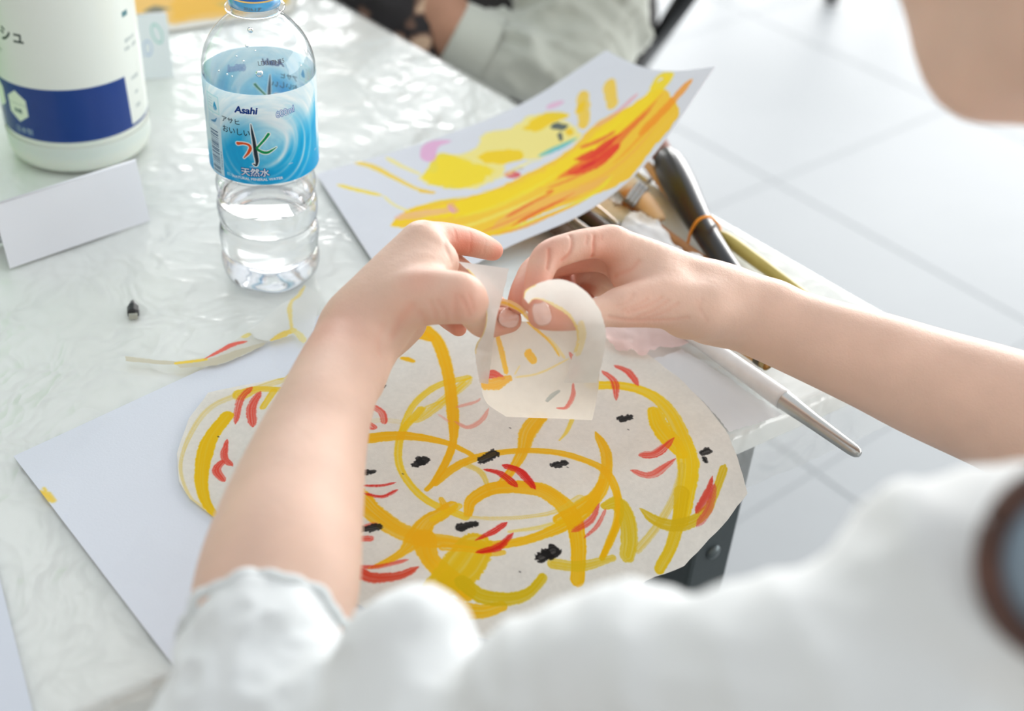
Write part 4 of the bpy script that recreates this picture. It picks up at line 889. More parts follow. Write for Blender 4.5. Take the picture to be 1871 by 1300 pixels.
# ================================================================ PEOPLE
def skin_mat(name, base, red, attr='blush', sss=.12):
    m = D.materials.new(name); m.use_nodes = True; nt = m.node_tree; b = nt.nodes['Principled BSDF']; N = nt.nodes.new; L = nt.links.new
    at_ = N('ShaderNodeAttribute'); at_.attribute_name = attr; mx = N('ShaderNodeMix'); mx.data_type = 'RGBA'; mx.inputs[6].default_value = (*base, 1); mx.inputs[7].default_value = (*red, 1); L(at_.outputs['Fac'], mx.inputs[0])
    tc = N('ShaderNodeTexCoord'); n = N('ShaderNodeTexNoise'); n.inputs['Scale'].default_value = 45; n.inputs['Detail'].default_value = 5; L(tc.outputs['Object'], n.inputs['Vector'])
    mr = N('ShaderNodeMapRange'); mr.inputs[1].default_value = .3; mr.inputs[2].default_value = .75; mr.inputs[3].default_value = .94; mr.inputs[4].default_value = 1.05; L(n.outputs['Fac'], mr.inputs[0])
    mm = N('ShaderNodeMix'); mm.data_type = 'RGBA'; mm.blend_type = 'MULTIPLY'; mm.inputs[0].default_value = 1; L(mx.outputs[2], mm.inputs[6]); L(mr.outputs[0], mm.inputs[7]); L(mm.outputs[2], b.inputs['Base Color'])
    b.inputs['Roughness'].default_value = .52; b.inputs['Specular IOR Level'].default_value = .38
    b.inputs['Subsurface Weight'].default_value = sss; b.inputs['Subsurface Radius'].default_value = (1., .3, .15); b.inputs['Subsurface Scale'].default_value = .005
    v_ = N('ShaderNodeTexVoronoi'); v_.inputs['Scale'].default_value = 1100; L(tc.outputs['Object'], v_.inputs['Vector']); n2 = N('ShaderNodeTexNoise'); n2.inputs['Scale'].default_value = 260; n2.inputs['Detail'].default_value = 4; L(tc.outputs['Object'], n2.inputs['Vector'])
    ad = N('ShaderNodeMath'); ad.operation = 'MULTIPLY_ADD'; ad.inputs[1].default_value = .35; L(v_.outputs['Distance'], ad.inputs[0]); L(n2.outputs['Fac'], ad.inputs[2])
    bp = N('ShaderNodeBump'); bp.inputs['Distance'].default_value = .00028; bp.inputs['Strength'].default_value = .7; L(ad.outputs[0], bp.inputs['Height']); L(bp.outputs['Normal'], b.inputs['Normal'])
    return m
def Q(x, y, Z, rpx): return (PZ(x, y, Z), rpx*Z/F)
def segd(v, a, b):
    ab = b-a; t = np.clip(((v-a)@ab)/(ab@ab+1e-12), 0, 1); return np.linalg.norm(v-a-t[:, None]*ab, axis=1)
def surf_hit(V, x, y, Zmax=9):
    """closest skin vertex under a pixel, nearest to the lens"""
    q = V-CAM; z = q@_f; px = CX+F*(q@_r)/z; py = CY-F*(q@_u)/z
    d = np.hypot(px-x, py-y); m = d < 9
    if not m.any(): return V[np.argmin(d)]
    i = np.where(m)[0]; return V[i[np.argmin(z[i])]]
def build_hand(parts, vox, creases, blush):
    """parts: list of (palm chains, finger chains, k)"""
    palm, fingers, arm = parts
    allp = [p for ch in palm+fingers+arm for p in ch]
    lo = np.min([p-r for p, r in allp], 0)-.012; hi = np.max([p+r for p, r in allp], 0)+.012
    S_ = SDF(lo, hi, vox)
    for ch in arm: S_.chain(ch, .008)
    for ch in palm: S_.chain(ch, .010)
    base = S_.d.copy(); out = S_.d
    for ch in fingers:
        t = base.copy(); f_ = np.full_like(base, .05); S_.chain(ch, .0016, f_); t = smin(t, f_, .0055)
        out = smin(out, t, .0007); 
    S_.d = out; v, q = S_.tomesh(); v = relax(v, q, 6, .5); n = vnormals(v, q)
    c = v-np.mean(v, 0)
    if np.sum(n*c) < 0: q = q[:, ::-1]; n = -n
    off = np.zeros(len(v))
    for line, dep, wd in creases:
        hp_ = [surf_hit(v, x, y) for x, y in line]; zz_ = [(h_-CAM)@_f for h_ in hp_]; md_ = np.median(zz_); hp_ = [h_ for h_, z_ in zip(hp_, zz_) if abs(z_-md_) < .011]
        if len(hp_) < 2: continue
        pts = catmull(hp_, 5); m = np.full(len(v), 9.)
        c0, c1 = pts.min(0)-.004, pts.max(0)+.004; sel = np.where(((v > c0) & (v < c1)).all(1))[0]
        if len(sel) == 0: continue
        dd = np.full(len(sel), 9.)
        for a, b in zip(pts, pts[1:]): dd = np.minimum(dd, segd(v[sel], a, b))
        off[sel] = np.minimum(off[sel], -dep*(1.0 if dep > .00085 else .9)*np.exp(-(dd/(wd*1.2))**2))
    v = v+n*off[:, None]
    bl = np.zeros(len(v))
    for p, r, a in blush: bl = np.maximum(bl, a*np.exp(-(np.linalg.norm(v-p, axis=1)/r)**2))
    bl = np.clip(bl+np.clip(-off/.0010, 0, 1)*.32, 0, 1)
    return v, q, bl
def join(meshes):
    V, Qd, B = [], [], []; k = 0
    for v, q, b in meshes: V.append(v); Qd.append(q+k); B.append(b); k += len(v)
    return np.vstack(V), np.vstack(Qd), np.concatenate(B)
def body_obj(name, meshes, m, parent):
    v, q, b = join(meshes); o = mesh(name, v, q, m, parent)
    a = o.data.attributes.new('blush', 'FLOAT', 'POINT'); a.data.foreach_set('value', b.astype(np.float32)); return o

# ---------------- right hand and forearm (upper right of the picture)
dz = .035
r_arm = [[Q(2080, 850, .66, 128), Q(1960, 805, .67, 124), Q(1850, 757, .68, 115), Q(1700, 702, .69, 101), Q(1600, 662, .69, 90), Q(1500, 625, .695, 79), Q(1400, 588, .70, 70), Q(1320, 561, .70, 63)],
         [Q(1400, 575, .70, 62), Q(1300, 542, .70, 56)], [Q(1320, 566, .69, 52), Q(1255, 570, .69, 48)]]
r_palm = [[Q(1320, 556, .70, 60), Q(1215, 500, .695, 50), Q(1118, 444, .685, 30)], [Q(1310, 560, .705, 58), Q(1200, 520, .71, 46), Q(1112, 466, .705, 30)],
          [Q(1300, 565, .715, 50), Q(1120, 495, .725, 30)], [Q(1290, 575, .72, 44), Q(1135, 535, .74, 28)],
          [Q(1285, 565, .68, 46), Q(1205, 552, .675, 46), Q(1135, 560, .665, 33)], [Q(1205, 520, .685, 40), Q(1150, 510, .690, 30)]]
r_fing = [
    [Q(1118, 446, .685, 31), Q(1085, 444, .679, 29), Q(1045, 452, .672, 28.5), Q(1002, 469, .665, 29), Q(986, 500, .660, 26), Q(980, 528, .656, 24), Q(972, 552, .652, 20)],          # index
    [Q(1112, 466, .705, 28), Q(1050, 474, .700, 27), Q(985, 490, .692, 27), Q(962, 520, .682, 25), Q(950, 545, .674, 22), Q(947, 556, .671, 20)],                                     # middle
    [Q(1120, 490, .725, 28), Q(1060, 492, .722, 26), Q(1030, 510, .712, 25), Q(1035, 535, .700, 23), Q(1052, 552, .690, 20)],                                                         # ring
    [Q(1135, 525, .74, 25), Q(1085, 520, .735, 23), Q(1062, 540, .722, 21), Q(1075, 560, .71, 19)],                                                                                   # little
    [Q(1205, 552, .675, 40), Q(1135, 563, .664, 33), Q(1085, 573, .657, 28), Q(1045, 577, .652, 28), Q(1012, 577, .649, 28.5), Q(990, 577, .648, 26)]]                                # thumb
cre = [([(1047, 424), (1052, 445), (1046, 470), (1034, 482)], .0009, .0008), ([(1003, 447), (1009, 466), (1006, 484)], .0009, .0008), ([(1091, 425), (1092, 450), (1085, 478), (1088, 497)], .0010, .0009),
       ([(1075, 424), (1078, 440)], .0005, .0007), ([(1104, 423), (1107, 436)], .0005, .0007), ([(1098, 424), (1099, 434)], .0005, .0006), ([(1085, 520), (1115, 508), (1142, 492), (1165, 470)], .0007, .0011),
       ([(1060, 566), (1058, 590)], .0005, .0007), ([(1070, 566), (1068, 592)], .0004, .0007), ([(1152, 578), (1190, 560), (1215, 538)], .0005, .0008), ([(1165, 588), (1200, 572), (1228, 552)], .0005, .0008),
       ([(1180, 592), (1215, 580), (1245, 560)], .0005, .0008), ([(1120, 585), (1160, 592), (1220, 592), (1262, 588)], .0006, .0008), ([(1140, 575), (1170, 560), (1190, 545)], .0004, .0008),
       ([(1285, 540), (1284, 570), (1290, 595)], .0003, .0009), ([(1135, 560), (1150, 548), (1162, 530)], .0003, .0007), ([(1280, 545), (1279, 575)], .0002, .0008)]
r_bl = [(p, .013, .75) for ch in r_fing for p, r in ch[-2:]]+[(r_fing[0][3][0], .012, .6), (r_fing[1][2][0], .012, .6), (PZ(1085, 470, .68), .016, .55), (PZ(1040, 520, .70), .025, .7), (PZ(1150, 590, .67), .02, .3)]
_c2 = (990, 575, 36, 45, -.24)
cre.append(([(_c2[0]+_c2[2]/2*math.cos(t)*math.cos(_c2[4])-_c2[3]/2*math.sin(t)*math.sin(_c2[4]), _c2[1]+_c2[2]/2*math.cos(t)*math.sin(_c2[4])+_c2[3]/2*math.sin(t)*math.cos(_c2[4])) for t in np.linspace(0, 6.3, 20)], .0006, .0007))
RH = build_hand((r_palm, r_fing, r_arm), .0010, cre, r_bl)
# ---------------- left hand and forearm (lower left)
l_arm = [[Q(455, 1330, .495, 120), Q(480, 1210, .505, 138), Q(505, 1080, .522, 148), Q(530, 960, .55, 131), Q(563, 835, .585, 104), Q(590, 755, .605, 88), Q(625, 670, .635, 77), Q(658, 605, .66, 69)],
         [Q(640, 690, .64, 58), Q(668, 640, .655, 50), Q(690, 600, .665, 46)]]
l_palm = [[Q(658, 605, .66, 66), Q(705, 528, .665, 55), Q(768, 448, .675, 41)], [Q(665, 600, .675, 60), Q(725, 520, .69, 48), Q(785, 452, .70, 36)],
          [Q(680, 605, .69, 52), Q(770, 485, .715, 34)], [Q(690, 615, .70, 44), Q(765, 520, .73, 30)],
          [Q(670, 590, .655, 56), Q(760, 545, .645, 52), Q(838, 543, .640, 44)], [Q(700, 560, .66, 56), Q(765, 510, .660, 48), Q(800, 480, .67, 38)], [Q(678, 622, .675, 44), Q(722, 604, .68, 38), Q(745, 590, .68, 34)]]
l_fing = [
    [Q(775, 440, .680, 36), Q(812, 436, .690, 30), Q(850, 441, .702, 27), Q(878, 449, .712, 24), Q(898, 457, .720, 20), Q(901, 458, .721, 19)],       # index
    [Q(780, 455, .70, 32), Q(830, 490, .712, 27), Q(872, 525, .715, 25), Q(905, 560, .705, 22), Q(925, 577, .700, 18)],                               # middle
    [Q(772, 485, .715, 30), Q(818, 520, .728, 25), Q(852, 558, .725, 22), Q(880, 585, .712, 19)],                                                     # ring
    [Q(765, 515, .73, 27), Q(790, 550, .742, 22), Q(815, 580, .735, 19), Q(838, 600, .725, 16)],                                                      # little
    [Q(760, 545, .645, 44), Q(840, 546, .641, 42), Q(864, 566, .655, 34), Q(885, 588, .668, 31), Q(910, 588, .672, 26.5), Q(930, 585, .675, 24)]]      # thumb
NL = lambda cx, cy, w_, h_, a: [(cx+w_/2*math.cos(t)*math.cos(a)-h_/2*math.sin(t)*math.sin(a), cy+w_/2*math.cos(t)*math.sin(a)+h_/2*math.sin(t)*math.cos(a)) for t in np.linspace(0, 6.3, 20)]
cl = [(NL(930, 583, 38, 34, .2), .0005, .0007), ([(800, 560), (808, 580), (812, 600)], 0.00044, 0.00127), ([(828, 548), (835, 572), (838, 594)], 0.00039, 0.00115), ([(848, 545), (855, 565), (858, 584)], 0.00039, 0.00115), ([(865, 540), (871, 556), (872, 574)], 0.00033, 0.00103), ([(762, 578), (775, 590), (780, 602)], 0.00055, 0.00161),
      ([(782, 560), (792, 580), (796, 598)], 0.00044, 0.00138), ([(838, 418), (842, 440), (838, 462)], 0.00039, 0.00092), ([(868, 425), (868, 448), (862, 468)], 0.00033, 0.00092), ([(896, 436), (893, 455), (888, 472)], 0.00022, 0.00080),
      ([(815, 425), (822, 450), (832, 478)], 0.00039, 0.00115), ([(750, 568), (735, 590), (725, 620)], 0.00066, 0.00207), ([(825, 420), (835, 450)], 0.00022, 0.00092), ([(705, 600), (700, 640), (690, 670)], 0.00033, 0.00184)]
l_bl = [(p, .012, .75) for ch in l_fing for p, r in ch[-2:]]+[(PZ(850, 450, .69), .016, .8), (PZ(870, 560, .62), .018, .45), (PZ(765, 500, .63), .012, .3), (PZ(750, 560, .61), .02, .25), (PZ(590, 610, .63), .02, .3)]
LH_ = build_hand((l_palm, l_fing, l_arm), .0011, cl, l_bl)

# ---------------- torso, neck and head of the person whose hands these are
def W(x, y, z): return np.array([x, y, TT+z])
shL, shR = W(.120, .125, .185), W(.375, .325, .120); elL = PZ(455, 1330, .495); elR = PZ(2080, 850, .66)
chest = W(.34, .17, .01); pelvis = W(.50, -.03, -.25); neckb = W(.245, .225, .205)
fw = nrm(np.array([-.80, .42, -.40])); up = nrm(np.array([-.30, .20, .93])-fw*(np.array([-.30, .20, .93])@fw)); sd = np.cross(fw, up)
chin = PZ(1800, 95, .42); hc = chin+up*.088-fw*.062
lo = np.array([-.16, -.20, TT-.40]); hi = np.array([.66, .56, TT+.56]); B_ = SDF(lo, hi, .004)
B_.chain([(shL, .044), ((shL+elL)/2, .036), (elL, .027)], .02); B_.chain([(shR, .044), ((shR+elR)/2, .040), (elR, .036)], .02)
B_.chain([(shL, .042), (neckb-np.array([0, 0, .03]), .05), (shR, .042)], .03)
ac = nrm(shR-shL)
for o_ in (-.07, 0, .07): B_.chain([(neckb+ac*o_*.7-np.array([0, 0, .07]), .048), (chest+ac*o_*.9, .072), (pelvis+ac*o_, .092)], .05)
B_.chain([(neckb-np.array([0, 0, .02]), .050), (neckb*.55+hc*.45-fw*.01, .044), (hc-up*.03-fw*.02, .052)], .02)
ax3 = [fw, up, sd]
B_.ell(hc+up*.035-fw*.012, ax3, (.092, .080, .074), .02)                       # skull
B_.ell(hc+fw*.018-up*.012, ax3, (.064, .072, .058), .02)                       # face
B_.chain([(chin+up*.004-fw*.006, .0175), (chin+up*.012+sd*.030-fw*.030, .020), (hc-up*.035+sd*.055-fw*.020, .017)], .02)   # jaw
B_.chain([(chin+up*.004-fw*.006, .0175), (chin+up*.012-sd*.030-fw*.030, .020), (hc-up*.035-sd*.055-fw*.020, .017)], .02)
B_.chain([(hc+fw*.084+up*.020, .008), (hc+fw*.102-up*.010, .0105)], .010)      # nose
for s_ in (-1, 1):
    B_.chain([(hc+fw*.096-up*.014, .006), (hc+fw*.088-up*.014+sd*s_*.010, .007)], .005)
    B_.ell(hc+fw*.083+up*.020+sd*s_*.030, ax3, (.010, .010, .015), .008, sub=True)     # eye sockets
    B_.ell(hc+fw*.072+up*.019+sd*s_*.030, ax3, (.0115, .0115, .0115), .003)
    B_.chain([(hc+fw*.080+up*.036+sd*s_*.014, .006), (hc+fw*.070+up*.038+sd*s_*.046, .005)], .008)
    B_.ell(hc-fw*.012+up*.006+sd*s_*.074, [nrm(fw*.9+sd*s_*.4), up, np.cross(nrm(fw*.9+sd*s_*.4), up)], (.016, .030, .007), .004)
for dz_, rr in [(.038, .0055), (.046, .0062)]: B_.chain([(hc+fw*.070-up*dz_-sd*.020, rr*.5), (hc+fw*.078-up*dz_, rr*.9), (hc+fw*.070-up*dz_+sd*.020, rr*.5)], .005)   # lips
B_.chain([Q(1755, -75, .43, 122), Q(1790, 108, .42, 98), Q(1850, 118, .415, 104), Q(2060, 112, .40, 130)], .012)
bv, bq = B_.tomesh(); bv = relax(bv, bq, 2); n_ = vnormals(bv, bq)
if np.sum(n_*(bv-bv.mean(0))) < 0: bq = bq[:, ::-1]
bb = np.zeros(len(bv))
for p_, r_, a_ in [(hc+fw*.088-up*.042, .014, .8), (hc+fw*.06+sd*.04-up*.01, .02, .35), (hc+fw*.06-sd*.04-up*.01, .02, .35)]: bb = np.maximum(bb, a_*np.exp(-(np.linalg.norm(bv-p_, axis=1)/r_)**2))
pel = np.array([pelvis[0], pelvis[1], 0.])
per = thing('person', pel, 'seated person in a white blouse, bare forearms reaching in to tear the painted tissue', 'person')
skin = skin_mat('skin', srgb(222, 187, 167), srgb(216, 124, 98))
body_obj('body', [RH, LH_, (bv, bq, bb)], skin, per)
# thumb nails
nailm = mat('fingernail', srgb(230, 190, 176), rough=.15, spec=.6, coat=.4)
ALLV = np.vstack([RH[0], LH_[0]])
def nail(cx, cy, Z0, wpx, hpx, angd, V):
    c = surf_hit(V, cx, cy); Zc = (c-CAM)@_f; a = math.radians(angd); vv = []; n1, n2 = 12, 12
    q = V-CAM; z = q@_f; px = CX+F*(q@_r)/z; py = CY-F*(q@_u)/z; s_ = (np.hypot(px-cx, py-cy) < max(wpx, hpx)*.8) & (z < Zc+.02); pz = np.stack([px[s_], py[s_]], 1); zz = z[s_]
    for j in range(n2+1):
        for i in range(n1+1):
            u = -1+2*i/n1; t = -1+2*j/n2; k = (1-abs(t)**3.2*.45); x = u*k*wpx/2; y = t*hpx/2*(1-.10*u*u*(1 if t > 0 else -1)*1.)
            X_ = cx+x*math.cos(a)-y*math.sin(a); Y_ = cy+x*math.sin(a)+y*math.cos(a)
            d = (pz[:, 0]-X_)**2+(pz[:, 1]-Y_)**2; cz = zz[d < 36]; mz = cz.min() if len(cz) else Zc; w_ = np.exp(-d/9.)*(zz < mz+.0016); Zs = (w_*zz).sum()/(w_.sum()+1e-12) if w_.sum() > 1e-9 else Zc
            vv.append(PZ(X_, Y_, Zs-.0006-.0004*(1-u*u)))
    ff = [(j*(n1+1)+i, j*(n1+1)+i+1, (j+1)*(n1+1)+i+1, (j+1)*(n1+1)+i) for j in range(n2) for i in range(n1)]
    o = mesh('thumbnail', vv, ff, nailm, per); fixn(o); o.modifiers.new('t', 'SOLIDIFY').thickness = .0004; return o
nail(990, 575, 0, 33, 42, -14, RH[0]); nail(930, 583, 0, 36, 32, 12, LH_[0])
# hair, off to the side of the view
hs = SDF(hc-.16, hc+.16, .004)
hs.ell(hc+up*.045-fw*.030, ax3, (.100, .088, .086), .02); hs.ell(hc-up*.02-fw*.062, ax3, (.055, .080, .072), .02)
hs.ell(hc+fw*.085-up*.010, ax3, (.070, .095, .090), .012, sub=True)
hv, hq = hs.tomesh(); n_ = vnormals(hv, hq)
if np.sum(n_*(hv-hv.mean(0))) < 0: hq = hq[:, ::-1]; n_ = -n_
hv = hv+n_*(.004*(ridge((hv@sd)*60, (hv@up)*6, 3)-.5))[:, None]
mesh('hair', hv, hq, mat('dark_hair', (.03, .02, .016), .45, bump=(400, .0006)), per)

# ---------------- the white blouse
def cloth_noise(v, f1, f2, seed, amp):
    a = fbm(v[:, 0]*f1+v[:, 2]*f2*.7, v[:, 1]*f1-v[:, 2]*f2, seed)-.47; b = ridge(v[:, 0]*f2+v[:, 2]*9, v[:, 1]*f2*.6+v[:, 2]*f1, seed+5)-.45
    return amp*(a*1.2+b*.9)
G = SDF(np.array([-.20, -.22, TT-.44]), np.array([.68, .56, TT+.33]), .0034)
G.chain([Q(478, 1203, .475, 146), Q(455, 1330, .455, 165), Q(430, 1460, .44, 190)], .008)
G.chain([Q(560, 1360, .455, 160), Q(640, 1430, .44, 220)], .012)
G.chain([Q(748, 1212, .430, 143), Q(770, 1360, .415, 190)], .006)
G.chain([Q(600, 1450, .45, 210), Q(850, 1470, .41, 225), Q(1080, 1420, .385, 245)], .014)
G.chain([Q(1010, 1300, .385, 190), Q(1130, 1270, .372, 206), Q(1290, 1322, .355, 236), Q(1500, 1405, .335, 312), (shL, .052)], .010)
G.chain([(shL, .052), Q(1720, 1330, .335, 338), Q(1945, 1195, .335, 338), (neckb-np.array([0, 0, .035]), .050), (shR, .052)], .012)
for o_ in (-.07, 0, .07): G.chain([(neckb+ac*o_*.9-np.array([0, 0, .07]), .070), (chest+ac*o_*1.1, .108), (pelvis+ac*o_*1.2, .126)], .05)
G.chain([(shR, .052), (shR*.55+elR*.45, .052), (shR*.25+elR*.75, .050)], .03)
G.chain([Q(2010, 950, .52, 150), Q(2080, 1000, .46, 170), Q(2100, 1150, .40, 220)], .03)
G.chain([(shL, .057), ((shL+elL)/2, .051), (elL*.9+shL*.1, .037)], .012)
gv, gq = G.tomesh(); gv = relax(gv, gq, 3); n_ = vnormals(gv, gq)
if np.sum(n_*(gv-gv.mean(0))) < 0: gq = gq[:, ::-1]; n_ = -n_
gv = gv+n_*cloth_noise(gv, 13, 24, 2, .0055)[:, None]
gv = gv+n_*(.010*np.clip((gv[:, 0]+.03)/.1, 0, 1)*(ridge(gv[:, 0]*7+gv[:, 1]*5, gv[:, 2]*12-gv[:, 0]*6, 17, 2)-.5))[:, None]
near = np.exp(-(np.linalg.norm(gv-PZ(478, 1180, .455), axis=1)/.05)**2); gv = gv+n_*(near*(.0045*(ridge(gv[:, 0]*70+gv[:, 2]*40, gv[:, 1]*60+gv[:, 2]*30, 31)-.5)))[:, None]
blm = D.materials.new('white_blouse_cotton'); blm.use_nodes = True; nt = blm.node_tree; b = nt.nodes['Principled BSDF']; b.inputs['Base Color'].default_value = (*srgb(232, 237, 238), 1); b.inputs['Roughness'].default_value = .85
b.inputs['Sheen Weight'].default_value = .3; tl = nt.nodes.new('ShaderNodeBsdfTranslucent'); tl.inputs[0].default_value = (.8, .8, .78, 1); mx = nt.nodes.new('ShaderNodeMixShader'); mx.inputs[0].default_value = .18
nt.links.new(b.outputs[0], mx.inputs[1]); nt.links.new(tl.outputs[0], mx.inputs[2]); nt.links.new(mx.outputs[0], nt.nodes['Material Output'].inputs[0])
mesh('blouse', gv, gq, blm, per)
# gathered hem round the left sleeve opening
hem = []; rad_ = []
c0, c1 = Q(490, 1120, .50, 100)[0], Q(478, 1203, .475, 100)[0]
axh = nrm(c1-c0); ha, hb = frame(axh)
for k in range(160):
    t = 2*math.pi*k/160; r_ = .0312+.0007*math.sin(11*t)+.0005*math.sin(19*t+1); hem.append(c1-axh*(.010+.0012*math.sin(9*t+.5))+ha*r_*math.cos(t)+hb*r_*math.sin(t))
hem.append(hem[0]); v, f = tube(hem, .0020, 10); mesh('sleeve_hem', v, f, blm, per)
# brown-rimmed round charm on the collar side
bc_ = Q(1975, 1028, .285, 10)[0]; an = nrm(CAM-bc_); v, f = [], []
ba, bb_ = frame(an)
ring = [bc_+ba*.0195*math.cos(t)+bb_*.0215*math.sin(t) for t in np.linspace(0, 2*math.pi, 60)]; v, f = tube(ring, .0034, 14)
cht = thing('round_charm', bc_, 'round brown-rimmed charm with a blue-grey face, hanging on the blouse at the right edge', 'charm')
mesh('charm_rim', v, f, mat('tortoiseshell', srgb(92, 60, 48), .3, noise=(90, .8, srgb(50, 34, 30))), cht)
v, f = lathe([(.0001, .002), (.012, .0015), (.0195, 0), (.0195, -.0015), (.0001, -.002)], bc_, 48, axis=an, close=False); o = mesh('charm_face', v, f, mat('blue_grey_glass', srgb(128, 146, 160), .2), cht)

# ================================================================ THE TORN TISSUE HELD IN THE HANDS
def loft(Lp, Rp):
    L_ = catmull([PZ(*q) for q in Lp], 8); R_ = catmull([PZ(*q) for q in Rp], 8)
    aL, aR = arcl(L_), arcl(R_)
    def f(s, t):
        p, q = at(L_, aL, t), at(R_, aR, t); return p*(1-s)+q*s
    return f
def flap(name, Lp, Rp, strokes, w_=.05, h_=.07, base=(233, 229, 219), jag=0., clear=.12, ripple=0., yellow=None):
    f0 = loft(Lp, Rp)
    def f(s, t):
        q = f0(s/w_, t/h_)
        return q+_f*ripple*(math.sin(s/w_*7+t/h_*4)*.5+fbm(s*60, t*60, 3)-.5) if ripple else q
    sh_ = Sheet(f, w_, h_); c = Canvas(w_, h_, 4500, base); c.mottle(150, .05, 4)
    for pts, wd, col, al in strokes: c.stroke(sh_.cv(pts), np.array(wd, float)*3.0e-4, col, al, .35, (.05, .05), rough=.2)
    if yellow is not None:
        for side, t0, t1 in yellow:
            xs = .0004 if side < .5 else w_-.0004
            c.stroke([(xs, h_*t) for t in np.linspace(t0, t1, 8)], .0030, (244, 214, 90), .75, .7, rough=.6)
    n = 14; ol = [(w_*k/n, 0) for k in range(n)]+[(w_, h_*k/n) for k in range(n)]+[(w_*(1-k/n), h_) for k in range(n)]+[(0, h_*(1-k/n)) for k in range(n)]
    m = paper_mat(name+'_paper', c.image(name+'_print'), transl=.42, clear=clear, rough=.8)
    o = sh_.build(name, ol, m, sheetT, step=.0022, jag=jag); return o
o = flap('held_flap', [(900, 585, .686), (884, 640, .683), (878, 690, .686), (888, 735, .692), (925, 762, .700)], [(1048, 592, .661), (1092, 640, .663), (1094, 700, .672), (1088, 740, .684), (1082, 768, .692)],
     [([(956, 580), (975, 598), (1000, 620), (1022, 652)], [8, 10, 9, 5], Y1, .95), ([(1000, 615), (1020, 640), (1032, 655)], [8, 12, 6], Y3, .6), ([(908, 608), (917, 645), (926, 684)], [12, 13, 11], Y1, .97),
      ([(964, 645), (976, 660)], [20, 16], Y1, .97), ([(968, 640), (966, 650)], [10, 10], Y1, .97), ([(886, 686), (900, 684), (922, 692)], [16, 18, 7], (224, 52, 30), .95), ([(884, 703), (905, 702), (934, 690)], [22, 26, 12], (242, 176, 20), .95),
      ([(940, 690), (985, 682), (1040, 655)], [5, 6, 4], Y3, .7), ([(940, 685), (950, 668)], [5, 4], Y3, .8), ([(1040, 644), (1053, 670), (1043, 692)], [6, 17, 8], (226, 96, 82), .9), ([(1047, 700), (1046, 725), (1034, 745), (1016, 746)], [5, 13, 12, 5], (226, 96, 82), .9),
      ([(998, 734), (1010, 722), (1022, 714)], [8, 13, 8], (168, 176, 172), .9), ([(848, 640), (860, 665), (872, 690)], [5, 8, 4], R3, .5)], .075, .065, ripple=.0015)
flap('curled_strip', [(1030, 700, .672), (1048, 645, .660), (1054, 612, .650), (1040, 580, .640), (1008, 558, .6335), (990, 549, .632), (975, 547, .633), (966, 556, .637)],
     [(1090, 700, .670), (1104, 645, .656), (1106, 600, .645), (1092, 560, .637), (1056, 522, .632), (1010, 511, .630), (964, 528, .632), (957, 545, .636)],
     [([(1060, 590), (1064, 620), (1056, 650)], [16, 18, 12], (246, 224, 130), .45)], .018, .075, base=(238, 238, 232), jag=.0006, clear=.05, yellow=[(0, .28, 1.), (1, .9, 1.)])
flap('torn_end', [(836, 478, .664), (866, 506, .654), (882, 540, .645), (889, 572, .644), (884, 606, .652), (868, 640, .668), (876, 700, .686)],
     [(930, 491, .664), (921, 530, .656), (914, 556, .651), (908, 578, .650), (903, 608, .656), (899, 645, .669), (892, 702, .686)],
     [], .022, .07, base=(236, 237, 233), jag=.0008, clear=.08, yellow=[(0, .1, .75)])
flap('pinched_strip', [(900, 556, .668), (925, 560, .664), (948, 570, .656), (962, 584, .652), (985, 603, .658)], [(906, 546, .668), (930, 548, .664), (952, 560, .656), (969, 578, .651), (990, 598, .657)],
     [([(915, 552), (940, 562), (962, 580), (985, 601)], [9, 9, 9, 8], (240, 196, 50), .9)], .006, .04, base=(240, 205, 150), jag=.0005)

# ================================================================ TISSUES
def crumple(name, px, h, amp, m, label, freq=60, seed=1, step=.004, cat='tissue'):
    c0 = P(*px[0])[:2]
    def f(s, t): return np.array([s, t, TT+h+amp*(ridge(s*freq, t*freq, seed)*.6+fbm(s*freq*.5, t*freq*.5, seed+4)*.8-.25)])
    S_ = Sheet(f, .3, .3, c0[0]-.1, c0[1]-.1)
    o = S_.build(name, [P(x, y, h)[:2] for x, y in px], m, step=step, jag=.001, loc=[*c0, TT]); return tag(o, label, cat)
whitet = paper_mat('white_tissue', col=(.86, .87, .88), transl=.35); pinkt = paper_mat('pink_tissue', col=srgb(244, 214, 210), transl=.4, clear=.25)
crumple('white_tissue', [(1120, 450), (1150, 402), (1168, 396), (1195, 420), (1225, 455), (1262, 482), (1300, 520), (1240, 540), (1170, 500)], .010, .024, whitet, 'white crumpled tissue poking out behind the right hand, among the brushes', 26, 3, step=.003)
crumple('pink_tissue', [(1095, 585), (1180, 600), (1240, 610), (1300, 625), (1240, 645), (1212, 640), (1180, 658), (1130, 648), (1098, 628)], .004, .012, pinkt, 'thin pink stained tissue lying under the right wrist', 80, 5)

crumple('flat_tissue', [(1180, 660), (1215, 652), (1245, 640), (1290, 668), (1350, 706), (1428, 758), (1395, 772), (1332, 792), (1295, 745), (1240, 695), (1205, 682)], .0026, .0022, whitet, 'thin white tissue lying flat between the painted tissue sheet and the silver brush', 55, 9, step=.003)
